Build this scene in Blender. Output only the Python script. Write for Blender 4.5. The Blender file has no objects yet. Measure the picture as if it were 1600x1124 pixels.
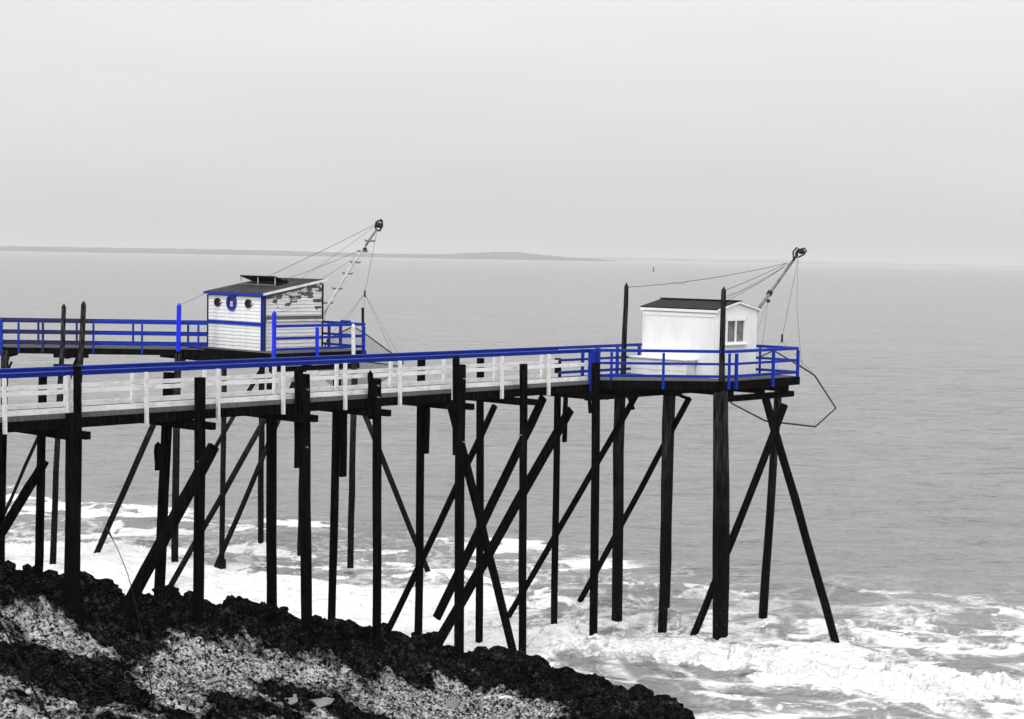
import bpy, bmesh, math, random
import numpy as np
from mathutils import Vector, Matrix
random.seed(7)
rng = np.random.default_rng(7)

# ------------------------------------------------------------------ camera, sky, sun, exposure
H = 11.57                       # eye height above the water (water level z = 0)
F = 2600.0                      # focal length in photo pixels (photo 1600 x 1124)
PITCH = math.atan((562 - 402.8) / F)
ROLL = math.radians(0.985)
sc = bpy.context.scene
COL = sc.collection
cam_d = bpy.data.cameras.new('camera'); cam = bpy.data.objects.new('camera', cam_d); COL.objects.link(cam)
CAMR = Matrix.Rotation(math.pi / 2 - PITCH, 4, 'X') @ Matrix.Rotation(ROLL, 4, 'Z')
cam.matrix_world = Matrix.Translation((0, 0, H)) @ CAMR
cam_d.sensor_fit = 'HORIZONTAL'; cam_d.sensor_width = 36.0; cam_d.lens = 36.0 * F / 1600.0
cam_d.clip_start = 0.2; cam_d.clip_end = 90000
sc.camera = cam

SUN_EL, SUN_AZ = math.radians(48), math.radians(205)    # azimuth measured clockwise from +Y: behind the viewer's left shoulder
world = bpy.data.worlds.new('World'); sc.world = world; world.use_nodes = True
wt = world.node_tree; wt.nodes.clear()
def wn(t, **k):
    n = wt.nodes.new(t)
    for a, b in k.items(): setattr(n, a, b)
    return n
tc = wn('ShaderNodeTexCoord')
sep = wn('ShaderNodeSeparateXYZ'); wt.links.new(tc.outputs['Generated'], sep.inputs[0])
mx = wn('ShaderNodeMath', operation='MAXIMUM'); wt.links.new(sep.outputs['Z'], mx.inputs[0]); mx.inputs[1].default_value = 0.0
ma = wn('ShaderNodeMath', operation='MULTIPLY_ADD'); wt.links.new(mx.outputs[0], ma.inputs[0]); ma.inputs[1].default_value = 2.0; ma.inputs[2].default_value = 1.0
nz = wn('ShaderNodeTexNoise'); nz.inputs['Scale'].default_value = 2.2; nz.inputs['Detail'].default_value = 4.0
mp = wn('ShaderNodeMapping'); mp.inputs['Scale'].default_value = (1.0, 1.0, 5.0)
wt.links.new(tc.outputs['Generated'], mp.inputs[0]); wt.links.new(mp.outputs[0], nz.inputs['Vector'])
nr = wn('ShaderNodeMapRange'); nr.inputs['To Min'].default_value = 0.95; nr.inputs['To Max'].default_value = 1.05
nr.inputs['From Min'].default_value = 0.3; nr.inputs['From Max'].default_value = 0.7
wt.links.new(nz.outputs['Fac'], nr.inputs['Value'])
mm = wn('ShaderNodeMath', operation='MULTIPLY'); wt.links.new(ma.outputs[0], mm.inputs[0]); wt.links.new(nr.outputs[0], mm.inputs[1])
ov = wn('ShaderNodeBackground'); ov.inputs['Strength'].default_value = 0.69     # overcast (CIE) cloud sheet
wt.links.new(mm.outputs[0], ov.inputs['Color'])
sky = wn('ShaderNodeTexSky', sky_type='NISHITA', sun_disc=False); sky.sun_elevation = SUN_EL; sky.sun_rotation = SUN_AZ
bw = wn('ShaderNodeRGBToBW'); wt.links.new(sky.outputs[0], bw.inputs[0])
bn = wn('ShaderNodeBackground'); bn.inputs['Strength'].default_value = 0.05
wt.links.new(bw.outputs[0], bn.inputs['Color'])
mixw = wn('ShaderNodeMixShader'); mixw.inputs[0].default_value = 0.08
wt.links.new(ov.outputs[0], mixw.inputs[1]); wt.links.new(bn.outputs[0], mixw.inputs[2])
wo = wn('ShaderNodeOutputWorld'); wt.links.new(mixw.outputs[0], wo.inputs['Surface'])

sd = bpy.data.lights.new('sun', 'SUN'); sd.energy = 1.25; sd.angle = math.radians(25); sd.color = (1, 1, 1)
sun = bpy.data.objects.new('sun', sd); COL.objects.link(sun)
sdir = Vector((math.sin(SUN_AZ) * math.cos(SUN_EL), math.cos(SUN_AZ) * math.cos(SUN_EL), math.sin(SUN_EL)))
sun.rotation_euler = sdir.to_track_quat('Z', 'Y').to_euler(); sun.location = (0, -20, 60)

sc.view_settings.view_transform = 'Standard'; sc.view_settings.look = 'None'
sc.view_settings.exposure = 0.0; sc.view_settings.gamma = 1.0; sc.view_settings.use_curve_mapping = False
sc.render.engine = 'CYCLES'
sc.cycles.max_bounces = 6; sc.cycles.diffuse_bounces = 3; sc.cycles.glossy_bounces = 3
sc.cycles.transmission_bounces = 3; sc.cycles.transparent_max_bounces = 12; sc.cycles.volume_bounces = 1
sc.cycles.use_denoising = True

# ------------------------------------------------------------------ photo pixel -> point in the place
R3 = CAMR.to_3x3()
def ray(px, py):
    return R3 @ Vector(((px - 800) / F, (562 - py) / F, -1.0))
def on_z(px, py, z):
    d = ray(px, py); t = (z - H) / d.z; return Vector((d.x * t, d.y * t, z))
def on_y(px, py, Y):
    d = ray(px, py); t = Y / d.y; return Vector((d.x * t, Y, H + d.z * t))
def on_plane(px, py, p, n):
    d = ray(px, py); C = Vector((0, 0, H)); t = (p - C).dot(n) / d.dot(n); return C + d * t

# ------------------------------------------------------------------ materials
MATS = {}
class NT:
    def __init__(s, name):
        s.m = bpy.data.materials.new(name); s.m.use_nodes = True; s.t = s.m.node_tree; s.t.nodes.clear()
        s.out = s.n('ShaderNodeOutputMaterial'); s.b = s.n('ShaderNodeBsdfPrincipled'); s.l(s.b.outputs[0], s.out.inputs['Surface'])
        MATS[name] = s.m
    def n(s, t, **k):
        nd = s.t.nodes.new(t)
        for a, b in k.items(): setattr(nd, a, b)
        return nd
    def l(s, a, b): s.t.links.new(a, b)
    def coord(s, scale=(1, 1, 1), kind='Object', rot=(0, 0, 0)):
        c = s.n('ShaderNodeTexCoord'); m = s.n('ShaderNodeMapping'); m.inputs['Scale'].default_value = scale; m.inputs['Rotation'].default_value = rot
        s.l(c.outputs[kind], m.inputs[0]); return m.outputs[0]
    def noise(s, vec, scale, detail=4, rough=.55, dist=0):
        t = s.n('ShaderNodeTexNoise'); s.l(vec, t.inputs['Vector']); t.inputs['Scale'].default_value = scale
        t.inputs['Detail'].default_value = detail; t.inputs['Roughness'].default_value = rough; t.inputs['Distortion'].default_value = dist
        return t.outputs['Fac']
    def ramp(s, fac, stops):
        r = s.n('ShaderNodeValToRGB'); s.l(fac, r.inputs[0]); e = r.color_ramp.elements
        while len(e) < len(stops): e.new(.5)
        for el, (p, c) in zip(e, stops):
            el.position = p; el.color = (*(c if isinstance(c, tuple) else (c, c, c)), 1)
        return r.outputs[0]
    def mix(s, fac, a, b, mode='MIX'):
        x = s.n('ShaderNodeMix', data_type='RGBA', blend_type=mode)
        (s.l(fac, x.inputs[0]) if hasattr(fac, 'is_linked') else setattr(x.inputs[0], 'default_value', fac))
        for k, v in ((6, a), (7, b)):
            if hasattr(v, 'is_linked'): s.l(v, x.inputs[k])
            else: x.inputs[k].default_value = (*(v if isinstance(v, tuple) else (v, v, v)), 1)
        return x.outputs[2]
    def math(s, op, a, b=None, clamp=False):
        x = s.n('ShaderNodeMath', operation=op, use_clamp=clamp)
        for k, v in ((0, a), (1, b)):
            if v is None: continue
            if hasattr(v, 'is_linked'): s.l(v, x.inputs[k])
            else: x.inputs[k].default_value = v
        return x.outputs[0]
    def bump(s, h, dist, strength=1.0):
        b = s.n('ShaderNodeBump'); s.l(h, b.inputs['Height']); b.inputs['Distance'].default_value = dist; b.inputs['Strength'].default_value = strength
        s.l(b.outputs[0], s.b.inputs['Normal'])
    def set(s, color=None, rough=None, spec=None, metal=None):
        for k, v in (('Base Color', color), ('Roughness', rough), ('Specular IOR Level', spec), ('Metallic', metal)):
            if v is None: continue
            i = s.b.inputs[k]
            if hasattr(v, 'is_linked'): s.l(v, i)
            elif k == 'Base Color': i.default_value = (*(v if isinstance(v, tuple) else (v, v, v)), 1)
            else: i.default_value = v
        return s.m

def mat_wood(name, lo, hi, rough=.85, spec=.15, bump=.01, up=None):
    t = NT(name)
    v = t.coord((1, 1, 1)); g = t.coord((9, 9, .7))
    a = t.noise(g, 2.0, 5, .6); b = t.noise(v, .9, 4)
    f = t.math('ADD', t.math('MULTIPLY', a, .6), t.math('MULTIPLY', b, .4))
    c = t.ramp(f, [(.35, lo), (.68, hi)])
    if up:                                   # dry grey wood above the reach of the tide, black weed-stained wood below
        ge = t.n('ShaderNodeNewGeometry'); sp = t.n('ShaderNodeSeparateXYZ'); t.l(ge.outputs['Position'], sp.inputs[0])
        lvl = t.math('ADD', sp.outputs['Z'], t.math('MULTIPLY', t.math('SUBTRACT', b, .5), 4.0))
        dry = t.ramp(a, [(.38, lo), (.55, up * .45), (.72, up)])
        mr = t.n('ShaderNodeMapRange'); t.l(lvl, mr.inputs['Value']); mr.inputs['From Min'].default_value = 3.2; mr.inputs['From Max'].default_value = 6.2
        c = t.mix(mr.outputs[0], c, dry)
        sp2 = t.noise(v, 26, 2); low = t.n('ShaderNodeMapRange'); t.l(lvl, low.inputs['Value']); low.inputs['From Min'].default_value = 2.2; low.inputs['From Max'].default_value = .6
        c = t.mix(t.math('MULTIPLY', t.ramp(sp2, [(.66, 0.0), (.72, .5)]), low.outputs[0]), c, .30)      # barnacles
    t.set(c, rough, spec); t.bump(a, bump); return t.m
mat_wood('tarred_wood', .001, .006, 1.0, 0.0, up=.013)
mat_wood('weathered_pile', .0012, .010, .95, .01, up=.065)
mat_wood('grey_wood', .07, .19, .85, .2)
mat_wood('deck_wood', .05, .14, .9, .1)

def mat_paint(name, col, dirt, amount=.5, rough=.5, spec=.4, scale=1.0):
    t = NT(name); v = t.coord((1, 1, 1)); g = t.coord((1.2, 1.2, 6))
    a = t.noise(v, 1.6 * scale, 6, .65); b = t.noise(g, 3.0, 5, .65)
    f = t.math('MULTIPLY', a, b)
    m = t.ramp(f, [(.12, 1.0), (.12 + .16 * (1 - amount) + .04, 0.0)])
    c = t.mix(m, col, dirt)
    n2 = t.noise(v, 14, 3)
    c = t.mix(t.ramp(n2, [(.3, 0.0), (.7, .12)]), c, dirt)
    t.set(c, rough, spec); t.bump(b, .004); return t.m
mat_paint('white_paint', .84, .5, .3)
t = NT('clean_white'); v = t.coord((1, 1, .35)); t.set(t.ramp(t.noise(v, 2.2, 3), [(.3, .80), (.6, .90)]), .55, .3)
mat_paint('white_board', .88, .52, .4)
mat_paint('blue_paint', (.002, .028, .36), (.006, .016, .15), .55, .5, .18)
mat_paint('navy_paint', (.012, .014, .10), (.012, .012, .02), .8, .55, .3)
mat_paint('bright_blue_paint', (.012, .03, .78), (.008, .02, .4), .4, .5, .2)

def mat_peel():
    t = NT('peeling_white_paint'); v = t.coord((1, 1, 1)); g = t.coord((1.5, 1.5, 5.5))
    s = t.n('ShaderNodeSeparateXYZ'); t.l(v, s.inputs[0])
    cb = t.n('ShaderNodeCombineXYZ'); t.l(s.outputs['X'], cb.inputs[0]); t.l(s.outputs['Y'], cb.inputs[1]); t.l(t.math('MULTIPLY', t.math('SNAP', s.outputs['Z'], .1383), 4.5), cb.inputs[2])
    a = t.math('ADD', t.math('MULTIPLY', t.noise(cb.outputs[0], 1.9, 6, .55), .62), t.math('MULTIPLY', t.noise(g, 1.25, 6, .55), .38))       # paint lets go board by board
    hgt = t.n('ShaderNodeMapRange'); t.l(s.outputs['Z'], hgt.inputs['Value'])
    hgt.inputs['From Min'].default_value = 1.15; hgt.inputs['From Max'].default_value = 2.1; hgt.inputs['To Min'].default_value = .0; hgt.inputs['To Max'].default_value = .17
    f = t.math('ADD', a, hgt.outputs[0])
    m = t.ramp(f, [(.66, 0.0), (.675, 1.0)])
    fine = t.noise(v, 9, 4)
    bare = t.ramp(fine, [(.3, .05), (.7, .16)])
    white = t.ramp(t.noise(g, 2.5, 5), [(.3, .66), (.6, .80)])
    t.set(t.mix(m, white, bare), .6, .3); t.bump(t.math('SUBTRACT', 1.0, m), .006); return t.m
mat_peel()

t = NT('roof_felt'); v = t.coord(); a = t.noise(v, 3, 5); t.set(t.ramp(a, [(.3, .016), (.7, .05)]), .95, .1); t.bump(t.noise(v, 40, 3), .004)
t = NT('black_roof'); v = t.coord(); a = t.noise(v, 4, 4); t.set(t.ramp(a, [(.3, .006), (.7, .016)]), .75, .15)
t = NT('porthole_dark'); t.set(.006, .5, .2)
t = NT('galvanised_pipe'); v = t.coord(); a = t.noise(v, 8, 4); t.set(t.ramp(a, [(.35, .30), (.7, .62)]), .5, .4)
t = NT('dull_pipe'); v = t.coord(); a = t.noise(v, 6, 4); t.set(t.ramp(a, [(.35, .10), (.7, .22)]), .6, .3)
t = NT('black_iron'); v = t.coord(); a = t.noise(v, 9, 4); t.set(t.ramp(a, [(.3, .008), (.7, .03)]), .7, .3)
t = NT('cable_wire'); t.set(.10, .7, .2)
t = NT('rope_fibre'); t.set(.35, .9, .1)
t = NT('net_twine'); t.set(.30, .9, .1)
t = NT('net_mesh'); v = t.coord((1, 1, 1))
t.set(.16, .9, .1)
w1 = t.noise(v, 55, 2); tr = t.n('ShaderNodeBsdfTransparent'); mxs = t.n('ShaderNodeMixShader')
t.l(t.ramp(w1, [(.40, .08), (.60, .62)]), mxs.inputs[0]); t.l(tr.outputs[0], mxs.inputs[1]); t.l(t.b.outputs[0], mxs.inputs[2]); t.l(mxs.outputs[0], t.out.inputs['Surface'])
t = NT('window_glass'); v = t.coord((1, 1, 1)); t.set(t.ramp(t.noise(v, 3, 2), [(.35, .10), (.65, .22)]), .08, .5)
t = NT('curtain'); v = t.coord((30, 30, 1)); a = t.noise(v, 1, 2); t.set(t.ramp(a, [(.3, .30), (.7, .48)]), .9, .1)
t = NT('dry_stem'); t.set(.03, .9, .1)
t = NT('buoy_paint'); t.set(.03, .8, .2)
t = NT('headland_wood'); v = t.coord(); a = t.noise(v, .004, 6, .7); t.set(t.ramp(a, [(.35, .02), (.65, .06)]), 1, .0)

# rock: dark weed-covered rock and pale encrusted rock, chosen by a per-vertex cover amount + noise
def mat_rock(name, attr):
    t = NT(name); v = t.coord((1, 1, 1))
    big = t.noise(v, .9, 6, .65, 0); mid = t.noise(v, 4.5, 6, .7, 0); fine = t.noise(v, 17, 5, .7)
    vo = t.n('ShaderNodeTexVoronoi', feature='F1'); t.l(v, vo.inputs['Vector']); vo.inputs['Scale'].default_value = 9.0
    f2 = t.math('ADD', t.math('MULTIPLY', fine, .55), t.math('MULTIPLY', mid, .45))
    dark = t.ramp(f2, [(.43, .0008), (.50, .006), (.56, .04), (.64, .17)])  # highlights on the lumps and blackness of the crevices painted into the colour
    dark = t.mix(1.0, dark, t.ramp(big, [(.36, .25), (.60, 1.0)]), 'MULTIPLY')
    vg = t.n('ShaderNodeTexVoronoi', feature='F1'); t.l(v, vg.inputs['Vector']); vg.inputs['Scale'].default_value = 13.0
    fp = t.math('SUBTRACT', f2, t.math('MULTIPLY', t.math('SUBTRACT', vg.outputs['Distance'], .45), .22))
    pale = t.ramp(fp, [(.39, .005), (.445, .08), (.495, .46), (.58, .80)])
    pale = t.mix(1.0, pale, t.ramp(t.noise(v, 2.1, 4, .6), [(.34, .45), (.54, 1.0)]), 'MULTIPLY')
    if attr:
        at = t.n('ShaderNodeAttribute', attribute_name='pale'); pa = at.outputs['Fac']
        k = t.math('ADD', pa, t.math('MULTIPLY', t.math('SUBTRACT', t.math('ADD', t.math('MULTIPLY', big, .45), t.math('MULTIPLY', mid, .55)), .5), 1.7))
        c = t.mix(t.ramp(k, [(.34, 0.0), (.52, .45), (.70, 1.0)]), dark, pale)
    else: c = dark
    t.set(c, .85, 0.0)
    hh = t.math('ADD', t.math('MULTIPLY', mid, .8), t.math('MULTIPLY', fine, .45)); hh = t.math('SUBTRACT', hh, t.math('MULTIPLY', vo.outputs['Distance'], .25))
    t.bump(hh, .20); return t.m
mat_rock('shore_rock', True); mat_rock('dark_rock', False)

def mat_sea():
    t = NT('sea_water'); v = t.coord((1, 1, 1)); vs = t.coord((.75, 1.25, 1), rot=(0, 0, .25))
    at = t.n('ShaderNodeAttribute', attribute_name='foam'); fo = at.outputs['Fac']
    n1 = t.noise(vs, 2.6, 7, .68, .8); n2 = t.noise(v, 9, 5, .65, .4)
    nn_ = t.math('ADD', t.math('MULTIPLY', n1, .6), t.math('MULTIPLY', n2, .4))
    k = t.math('ADD', t.math('MULTIPLY', fo, .95), t.math('MULTIPLY', t.math('SUBTRACT', nn_, .5), 1.9))
    gate = t.ramp(fo, [(.02, 0.0), (.3, 1.0)])
    m = t.math('MULTIPLY', t.ramp(k, [(.28, 0.0), (.50, .40), (.74, 1.0)]), gate)
    al = t.n('ShaderNodeAttribute', attribute_name='lace'); lm = t.math('MULTIPLY', al.outputs['Fac'], t.ramp(nn_, [(.36, .15), (.58, 1.0)]))
    m = t.math('MAXIMUM', m, lm)
    aer = t.math('MULTIPLY', t.math('MAXIMUM', fo, t.math('MULTIPLY', al.outputs['Fac'], .6)), .45)                                    # aerated water round the foam
    tint = t.noise(t.coord((.02, .05, 1)), 1.0, 3)
    water = t.mix(aer, t.ramp(tint, [(.3, .168), (.7, .20)]), .40)
    foamc = t.ramp(nn_, [(.34, .60), (.54, .90)])
    t.set(t.mix(m, water, foamc), t.math('ADD', t.math('MULTIPLY', m, .55), .2), .5)
    r1 = t.noise(t.coord((.30, .66, 1), rot=(0, 0, .16)), 1.0, 4, .5, .5)
    r2 = t.noise(t.coord((.8, 1.9, 1), rot=(0, 0, -.12)), 1.0, 4, .6, .3)
    hgt = t.math('ADD', t.math('MULTIPLY', t.math('POWER', r1, 1.6), 3.4), t.math('MULTIPLY', r2, .75))
    r3 = t.noise(t.coord((.055, .15, 1), rot=(0, 0, .1)), 1.0, 4, .55, .5)
    ge = t.n('ShaderNodeNewGeometry'); sp = t.n('ShaderNodeSeparateXYZ'); t.l(ge.outputs['Position'], sp.inputs[0])
    off = t.n('ShaderNodeMapRange'); t.l(sp.outputs['Y'], off.inputs['Value']); off.inputs['From Min'].default_value = 75; off.inputs['From Max'].default_value = 150
    hgt = t.math('ADD', hgt, t.math('MULTIPLY', t.math('MULTIPLY', r3, off.outputs[0]), 6.0))
    hgt = t.math('ADD', hgt, t.math('MULTIPLY', t.math('MULTIPLY', nn_, fo), .38))
    t.bump(hgt, .40); return t.m
mat_sea()
t = NT('pool_water'); t.set(.22, .12, .5)

# ------------------------------------------------------------------ object helpers
def link(name, me, parent=None, mat=None):
    o = bpy.data.objects.new(name, me); COL.objects.link(o)
    if parent is not None: o.parent = parent
    if mat and not me.materials: me.materials.append(MATS[mat])
    return o
def tag(o, label, cat, group=None):
    o['label'] = label; o['category'] = cat
    if group: o['group'] = group
    return o
def thing(name, loc, label, cat, group=None):
    o = bpy.data.objects.new(name, None); COL.objects.link(o); o.location = loc; o.empty_display_size = .5
    return tag(o, label, cat, group)
def mesh(name, V, Fc, smooth=False):
    me = bpy.data.meshes.new(name); me.from_pydata([tuple(v) for v in V], [], Fc); me.update()
    if smooth: me.shade_smooth()
    return me
def wpos(parent):                              # world position of an un-rotated parent chain
    p = Vector((0, 0, 0))
    while parent is not None: p += parent.location; parent = parent.parent
    return p
def put(name, V, Fc, mat, parent, smooth=False):   # world-space vertices -> part of parent; origin at the part's own centre
    V = [Vector(v) for v in V]; c = sum(V, Vector()) / len(V)
    o = link(name, mesh(name, [v - c for v in V], Fc, smooth), parent, mat); o.location = c - wpos(parent); return o

def box_vf(p0, p1, w, h, up=None):
    ax = (p1 - p0).normalized(); up = up or (Vector((0, 0, 1)) if abs(ax.z) < .95 else Vector((0, 1, 0)))
    sd_ = ax.cross(up).normalized(); u2 = sd_.cross(ax).normalized()
    V = []
    for p in (p0, p1):
        for a, b in ((-1, -1), (1, -1), (1, 1), (-1, 1)): V.append(p + sd_ * (a * w / 2) + u2 * (b * h / 2))
    return V, [(0, 1, 2, 3), (7, 6, 5, 4), (0, 4, 5, 1), (1, 5, 6, 2), (2, 6, 7, 3), (3, 7, 4, 0)]
def bar(name, p0, p1, w, h, mat, parent, up=None):     # straight sawn board or rail
    V, Fc = box_vf(Vector(p0), Vector(p1), w, h, up); return put(name, V, Fc, mat, parent)
def timber(name, p0, p1, w, d, mat, parent, face=None, seg=7, jit=.012, point=0.0, taper=0.0, cham=.2):
    """rough squared pile / brace: chamfered section, slightly wandering, optionally pointed top (p0 is the top)"""
    p0 = Vector(p0); p1 = Vector(p1); ax = (p1 - p0).normalized(); L = (p1 - p0).length
    face = face or Vector((1, 0, 0)); sd_ = (face - ax * face.dot(ax)).normalized(); u2 = ax.cross(sd_).normalized()
    e_ = ax.cross(Vector((0, 1, 0))).normalized(); kf = w / (.95 * (w * abs(sd_.dot(e_)) + d * abs(u2.dot(e_)))); w *= kf; d *= kf      # w was read off as seen; a squared post set cornerwise is narrower
    sec = []
    for sx, sy in ((1, 1), (-1, 1), (-1, -1), (1, -1)):
        c = cham
        a = (sx * (1 - c), sy) ; b = (sx, sy * (1 - c))
        sec += [b, a] if sx * sy > 0 else [a, b]
    V = []; Fc = []; n = len(sec); ox = oy = 0.0
    if point: V.append(p0); 
    st = [point / L + (1 - point / L) * k / seg for k in range(seg + 1)] if point else [k / seg for k in range(seg + 1)]
    base = len(V)
    for k, s_ in enumerate(st):
        if 0 < k: ox += random.uniform(-jit, jit); oy += random.uniform(-jit, jit)
        kk = 1 + taper * s_ + random.uniform(-.03, .03)
        for a, b in sec: V.append(p0 + ax * (L * s_) + sd_ * (a * w / 2 * kk + ox) + u2 * (b * d / 2 * kk + oy))
    if point: Fc += [(0, base + (i + 1) % n, base + i) for i in range(n)]
    else: Fc.append(tuple(base + i for i in reversed(range(n))))
    for k in range(seg):
        for i in range(n): j = (i + 1) % n; a = base + k * n; Fc.append((a + i, a + j, a + n + j, a + n + i))
    Fc.append(tuple(base + seg * n + i for i in range(n)))
    me_o = put(name, V, Fc, mat, parent)
    bm = bmesh.new(); bm.from_mesh(me_o.data); bmesh.ops.recalc_face_normals(bm, faces=bm.faces); bm.to_mesh(me_o.data); bm.free()
    return me_o
def tube_vf(pts, r, n=6, closed=False):
    pts = [Vector(p) for p in pts]; V = []; Fc = []; m = len(pts); prev = None
    for i, p in enumerate(pts):
        a = pts[(i - 1) % m] if (i or closed) else p; b = pts[(i + 1) % m] if (i < m - 1 or closed) else p
        ax = (b - a).normalized()
        s_ = ax.cross(Vector((.13, .21, 1)) if abs(ax.z) < .9 else Vector((1, .2, 0))).normalized() if prev is None else (prev - ax * prev.dot(ax)).normalized()
        prev = s_; u_ = ax.cross(s_)
        rr = r[i] if isinstance(r, (list, tuple)) else r
        for k in range(n): an = 2 * math.pi * k / n; V.append(p + s_ * (rr * math.cos(an)) + u_ * (rr * math.sin(an)))
    for i in range(m if closed else m - 1):
        for k in range(n): a = i * n; b = ((i + 1) % m) * n; Fc.append((a + k, a + (k + 1) % n, b + (k + 1) % n, b + k))
    if not closed: Fc += [tuple(reversed(range(n))), tuple((m - 1) * n + k for k in range(n))]
    return V, Fc
def tube(name, pts, r, mat, parent, n=6, closed=False):
    V, Fc = tube_vf(pts, r, n, closed); return put(name, V, Fc, mat, parent, True)
def sag(a, b, s_, n=10):
    a = Vector(a); b = Vector(b); return [a.lerp(b, k / n) + Vector((0, 0, -s_ * 4 * (k / n) * (1 - k / n))) for k in range(n + 1)]

# ------------------------------------------------------------------ numpy noise
def _h(ix, iy, seed):
    h = ix.astype(np.int64) * 374761393 + iy.astype(np.int64) * 668265263 + seed * 974634777
    h &= 0xffffffff; h = ((h ^ (h >> 13)) * 1274126177) & 0xffffffff; h ^= h >> 16
    h = (h * 2246822519) & 0xffffffff; h ^= h >> 15
    return h / 4294967296.0
def vnoise(x, y, seed=0):
    ix = np.floor(x); iy = np.floor(y); fx = x - ix; fy = y - iy
    fx = fx * fx * fx * (fx * (fx * 6 - 15) + 10); fy = fy * fy * fy * (fy * (fy * 6 - 15) + 10)
    a = _h(ix, iy, seed); b = _h(ix + 1, iy, seed); c = _h(ix, iy + 1, seed); d = _h(ix + 1, iy + 1, seed)
    return (a * (1 - fx) + b * fx) * (1 - fy) + (c * (1 - fx) + d * fx) * fy
def fbm(x, y, oct=4, seed=0, gain=.5):
    s_ = 0; a = 1.0; tot = 0; c, q = math.cos(.6), math.sin(.6)
    for o in range(oct):
        s_ = s_ + a * vnoise(x, y, seed + o * 17); tot += a; a *= gain
        x, y = (x * c - y * q) * 2.03 + 3.1, (x * q + y * c) * 2.03 + 1.7
    return s_ / tot
def worley(x, y, seed=0):
    ix = np.floor(x); iy = np.floor(y); f1 = np.full(x.shape, 9.0); f2 = np.full(x.shape, 9.0)
    for dx in (-1, 0, 1):
        for dy in (-1, 0, 1):
            cx = ix + dx; cy = iy + dy
            d = np.hypot(cx + _h(cx, cy, seed) - x, cy + _h(cx, cy, seed + 91) - y)
            f2 = np.minimum(f2, np.maximum(f1, d)); f1 = np.minimum(f1, d)
    return f1, f2
def sstep(a, b, x):
    t_ = np.clip((x - a) / (b - a), 0, 1); return t_ * t_ * (3 - 2 * t_)
def grid_mesh(name, X, Y, Z, attrs=None):
    nr_, nc = X.shape
    me = bpy.data.meshes.new(name)
    co = np.stack([X, Y, Z], -1).reshape(-1, 3).astype(np.float32)
    i = np.arange((nr_ - 1) * nc).reshape(nr_ - 1, nc)[:, :-1].ravel()
    q = np.stack([i, i + 1, i + nc + 1, i + nc], 1).astype(np.int32)
    me.vertices.add(len(co)); me.vertices.foreach_set('co', co.ravel())
    me.loops.add(q.size); me.loops.foreach_set('vertex_index', q.ravel())
    me.polygons.add(len(q)); me.polygons.foreach_set('loop_start', np.arange(0, q.size, 4, dtype=np.int32))
    me.polygons.foreach_set('loop_total', np.full(len(q), 4, np.int32)); me.update(calc_edges=True)
    for k, v in (attrs or {}).items():
        a = me.attributes.new(k, 'FLOAT', 'POINT'); a.data.foreach_set('value', v.ravel().astype(np.float32))
    me.shade_smooth(); return me

# ------------------------------------------------------------------ pier frame (near walkway), needed by the shore too
RAIL = 8.87; DECK = 7.92; WID = 1.35
A0 = on_z(925, 545, RAIL); P00 = on_z(0, 584, RAIL)
U = (A0 - P00); U.z = 0; U.normalize(); N = Vector((-U.y, U.x, 0))          # N points to the far side of the walkway
def M(s, l, z): return Vector((A0.x, A0.y, 0)) + U * s + N * l + Vector((0, 0, z))
def nearp(px, py, l): return on_plane(px, py, M(0, l, 0), N)                # pixel -> vertical plane parallel to the walkway
def s_of(p): return (p - M(0, 0, 0)).dot(U)

# ------------------------------------------------------------------ shore
EDGE = [(-40, 10), (-30, 20), (-20, 29.5), (-12, 37.6), (-10.2, 39.3), (-7, 42.2), (-4.2, 45.2), (-1.9, 47.0), (-.2, 47.3), (1.3, 45.4), (2.7, 43.4), (4.6, 41.6), (5.3, 37), (5.5, 30), (6.5, 10), (6.5, -10)]
def edge_dist(X, Y):           # signed: positive on the land side
    best = np.full(X.shape, 1e9); sgn = np.ones(X.shape)
    inside = np.zeros(X.shape, bool); poly = EDGE + [(-40, -10)]
    for (x0, y0), (x1, y1) in zip(EDGE[:-1], EDGE[1:]):
        dx, dy = x1 - x0, y1 - y0; tt = np.clip(((X - x0) * dx + (Y - y0) * dy) / (dx * dx + dy * dy), 0, 1)
        best = np.minimum(best, np.hypot(X - x0 - tt * dx, Y - y0 - tt * dy))
    for i in range(len(poly)):
        x0, y0 = poly[i]; x1, y1 = poly[(i + 1) % len(poly)]
        c = ((y0 > Y) != (y1 > Y)) & (X < (x1 - x0) * (Y - y0) / ((y1 - y0) if y1 != y0 else 1e-9) + x0); inside ^= c
    return np.where(inside, best, -best)
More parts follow.
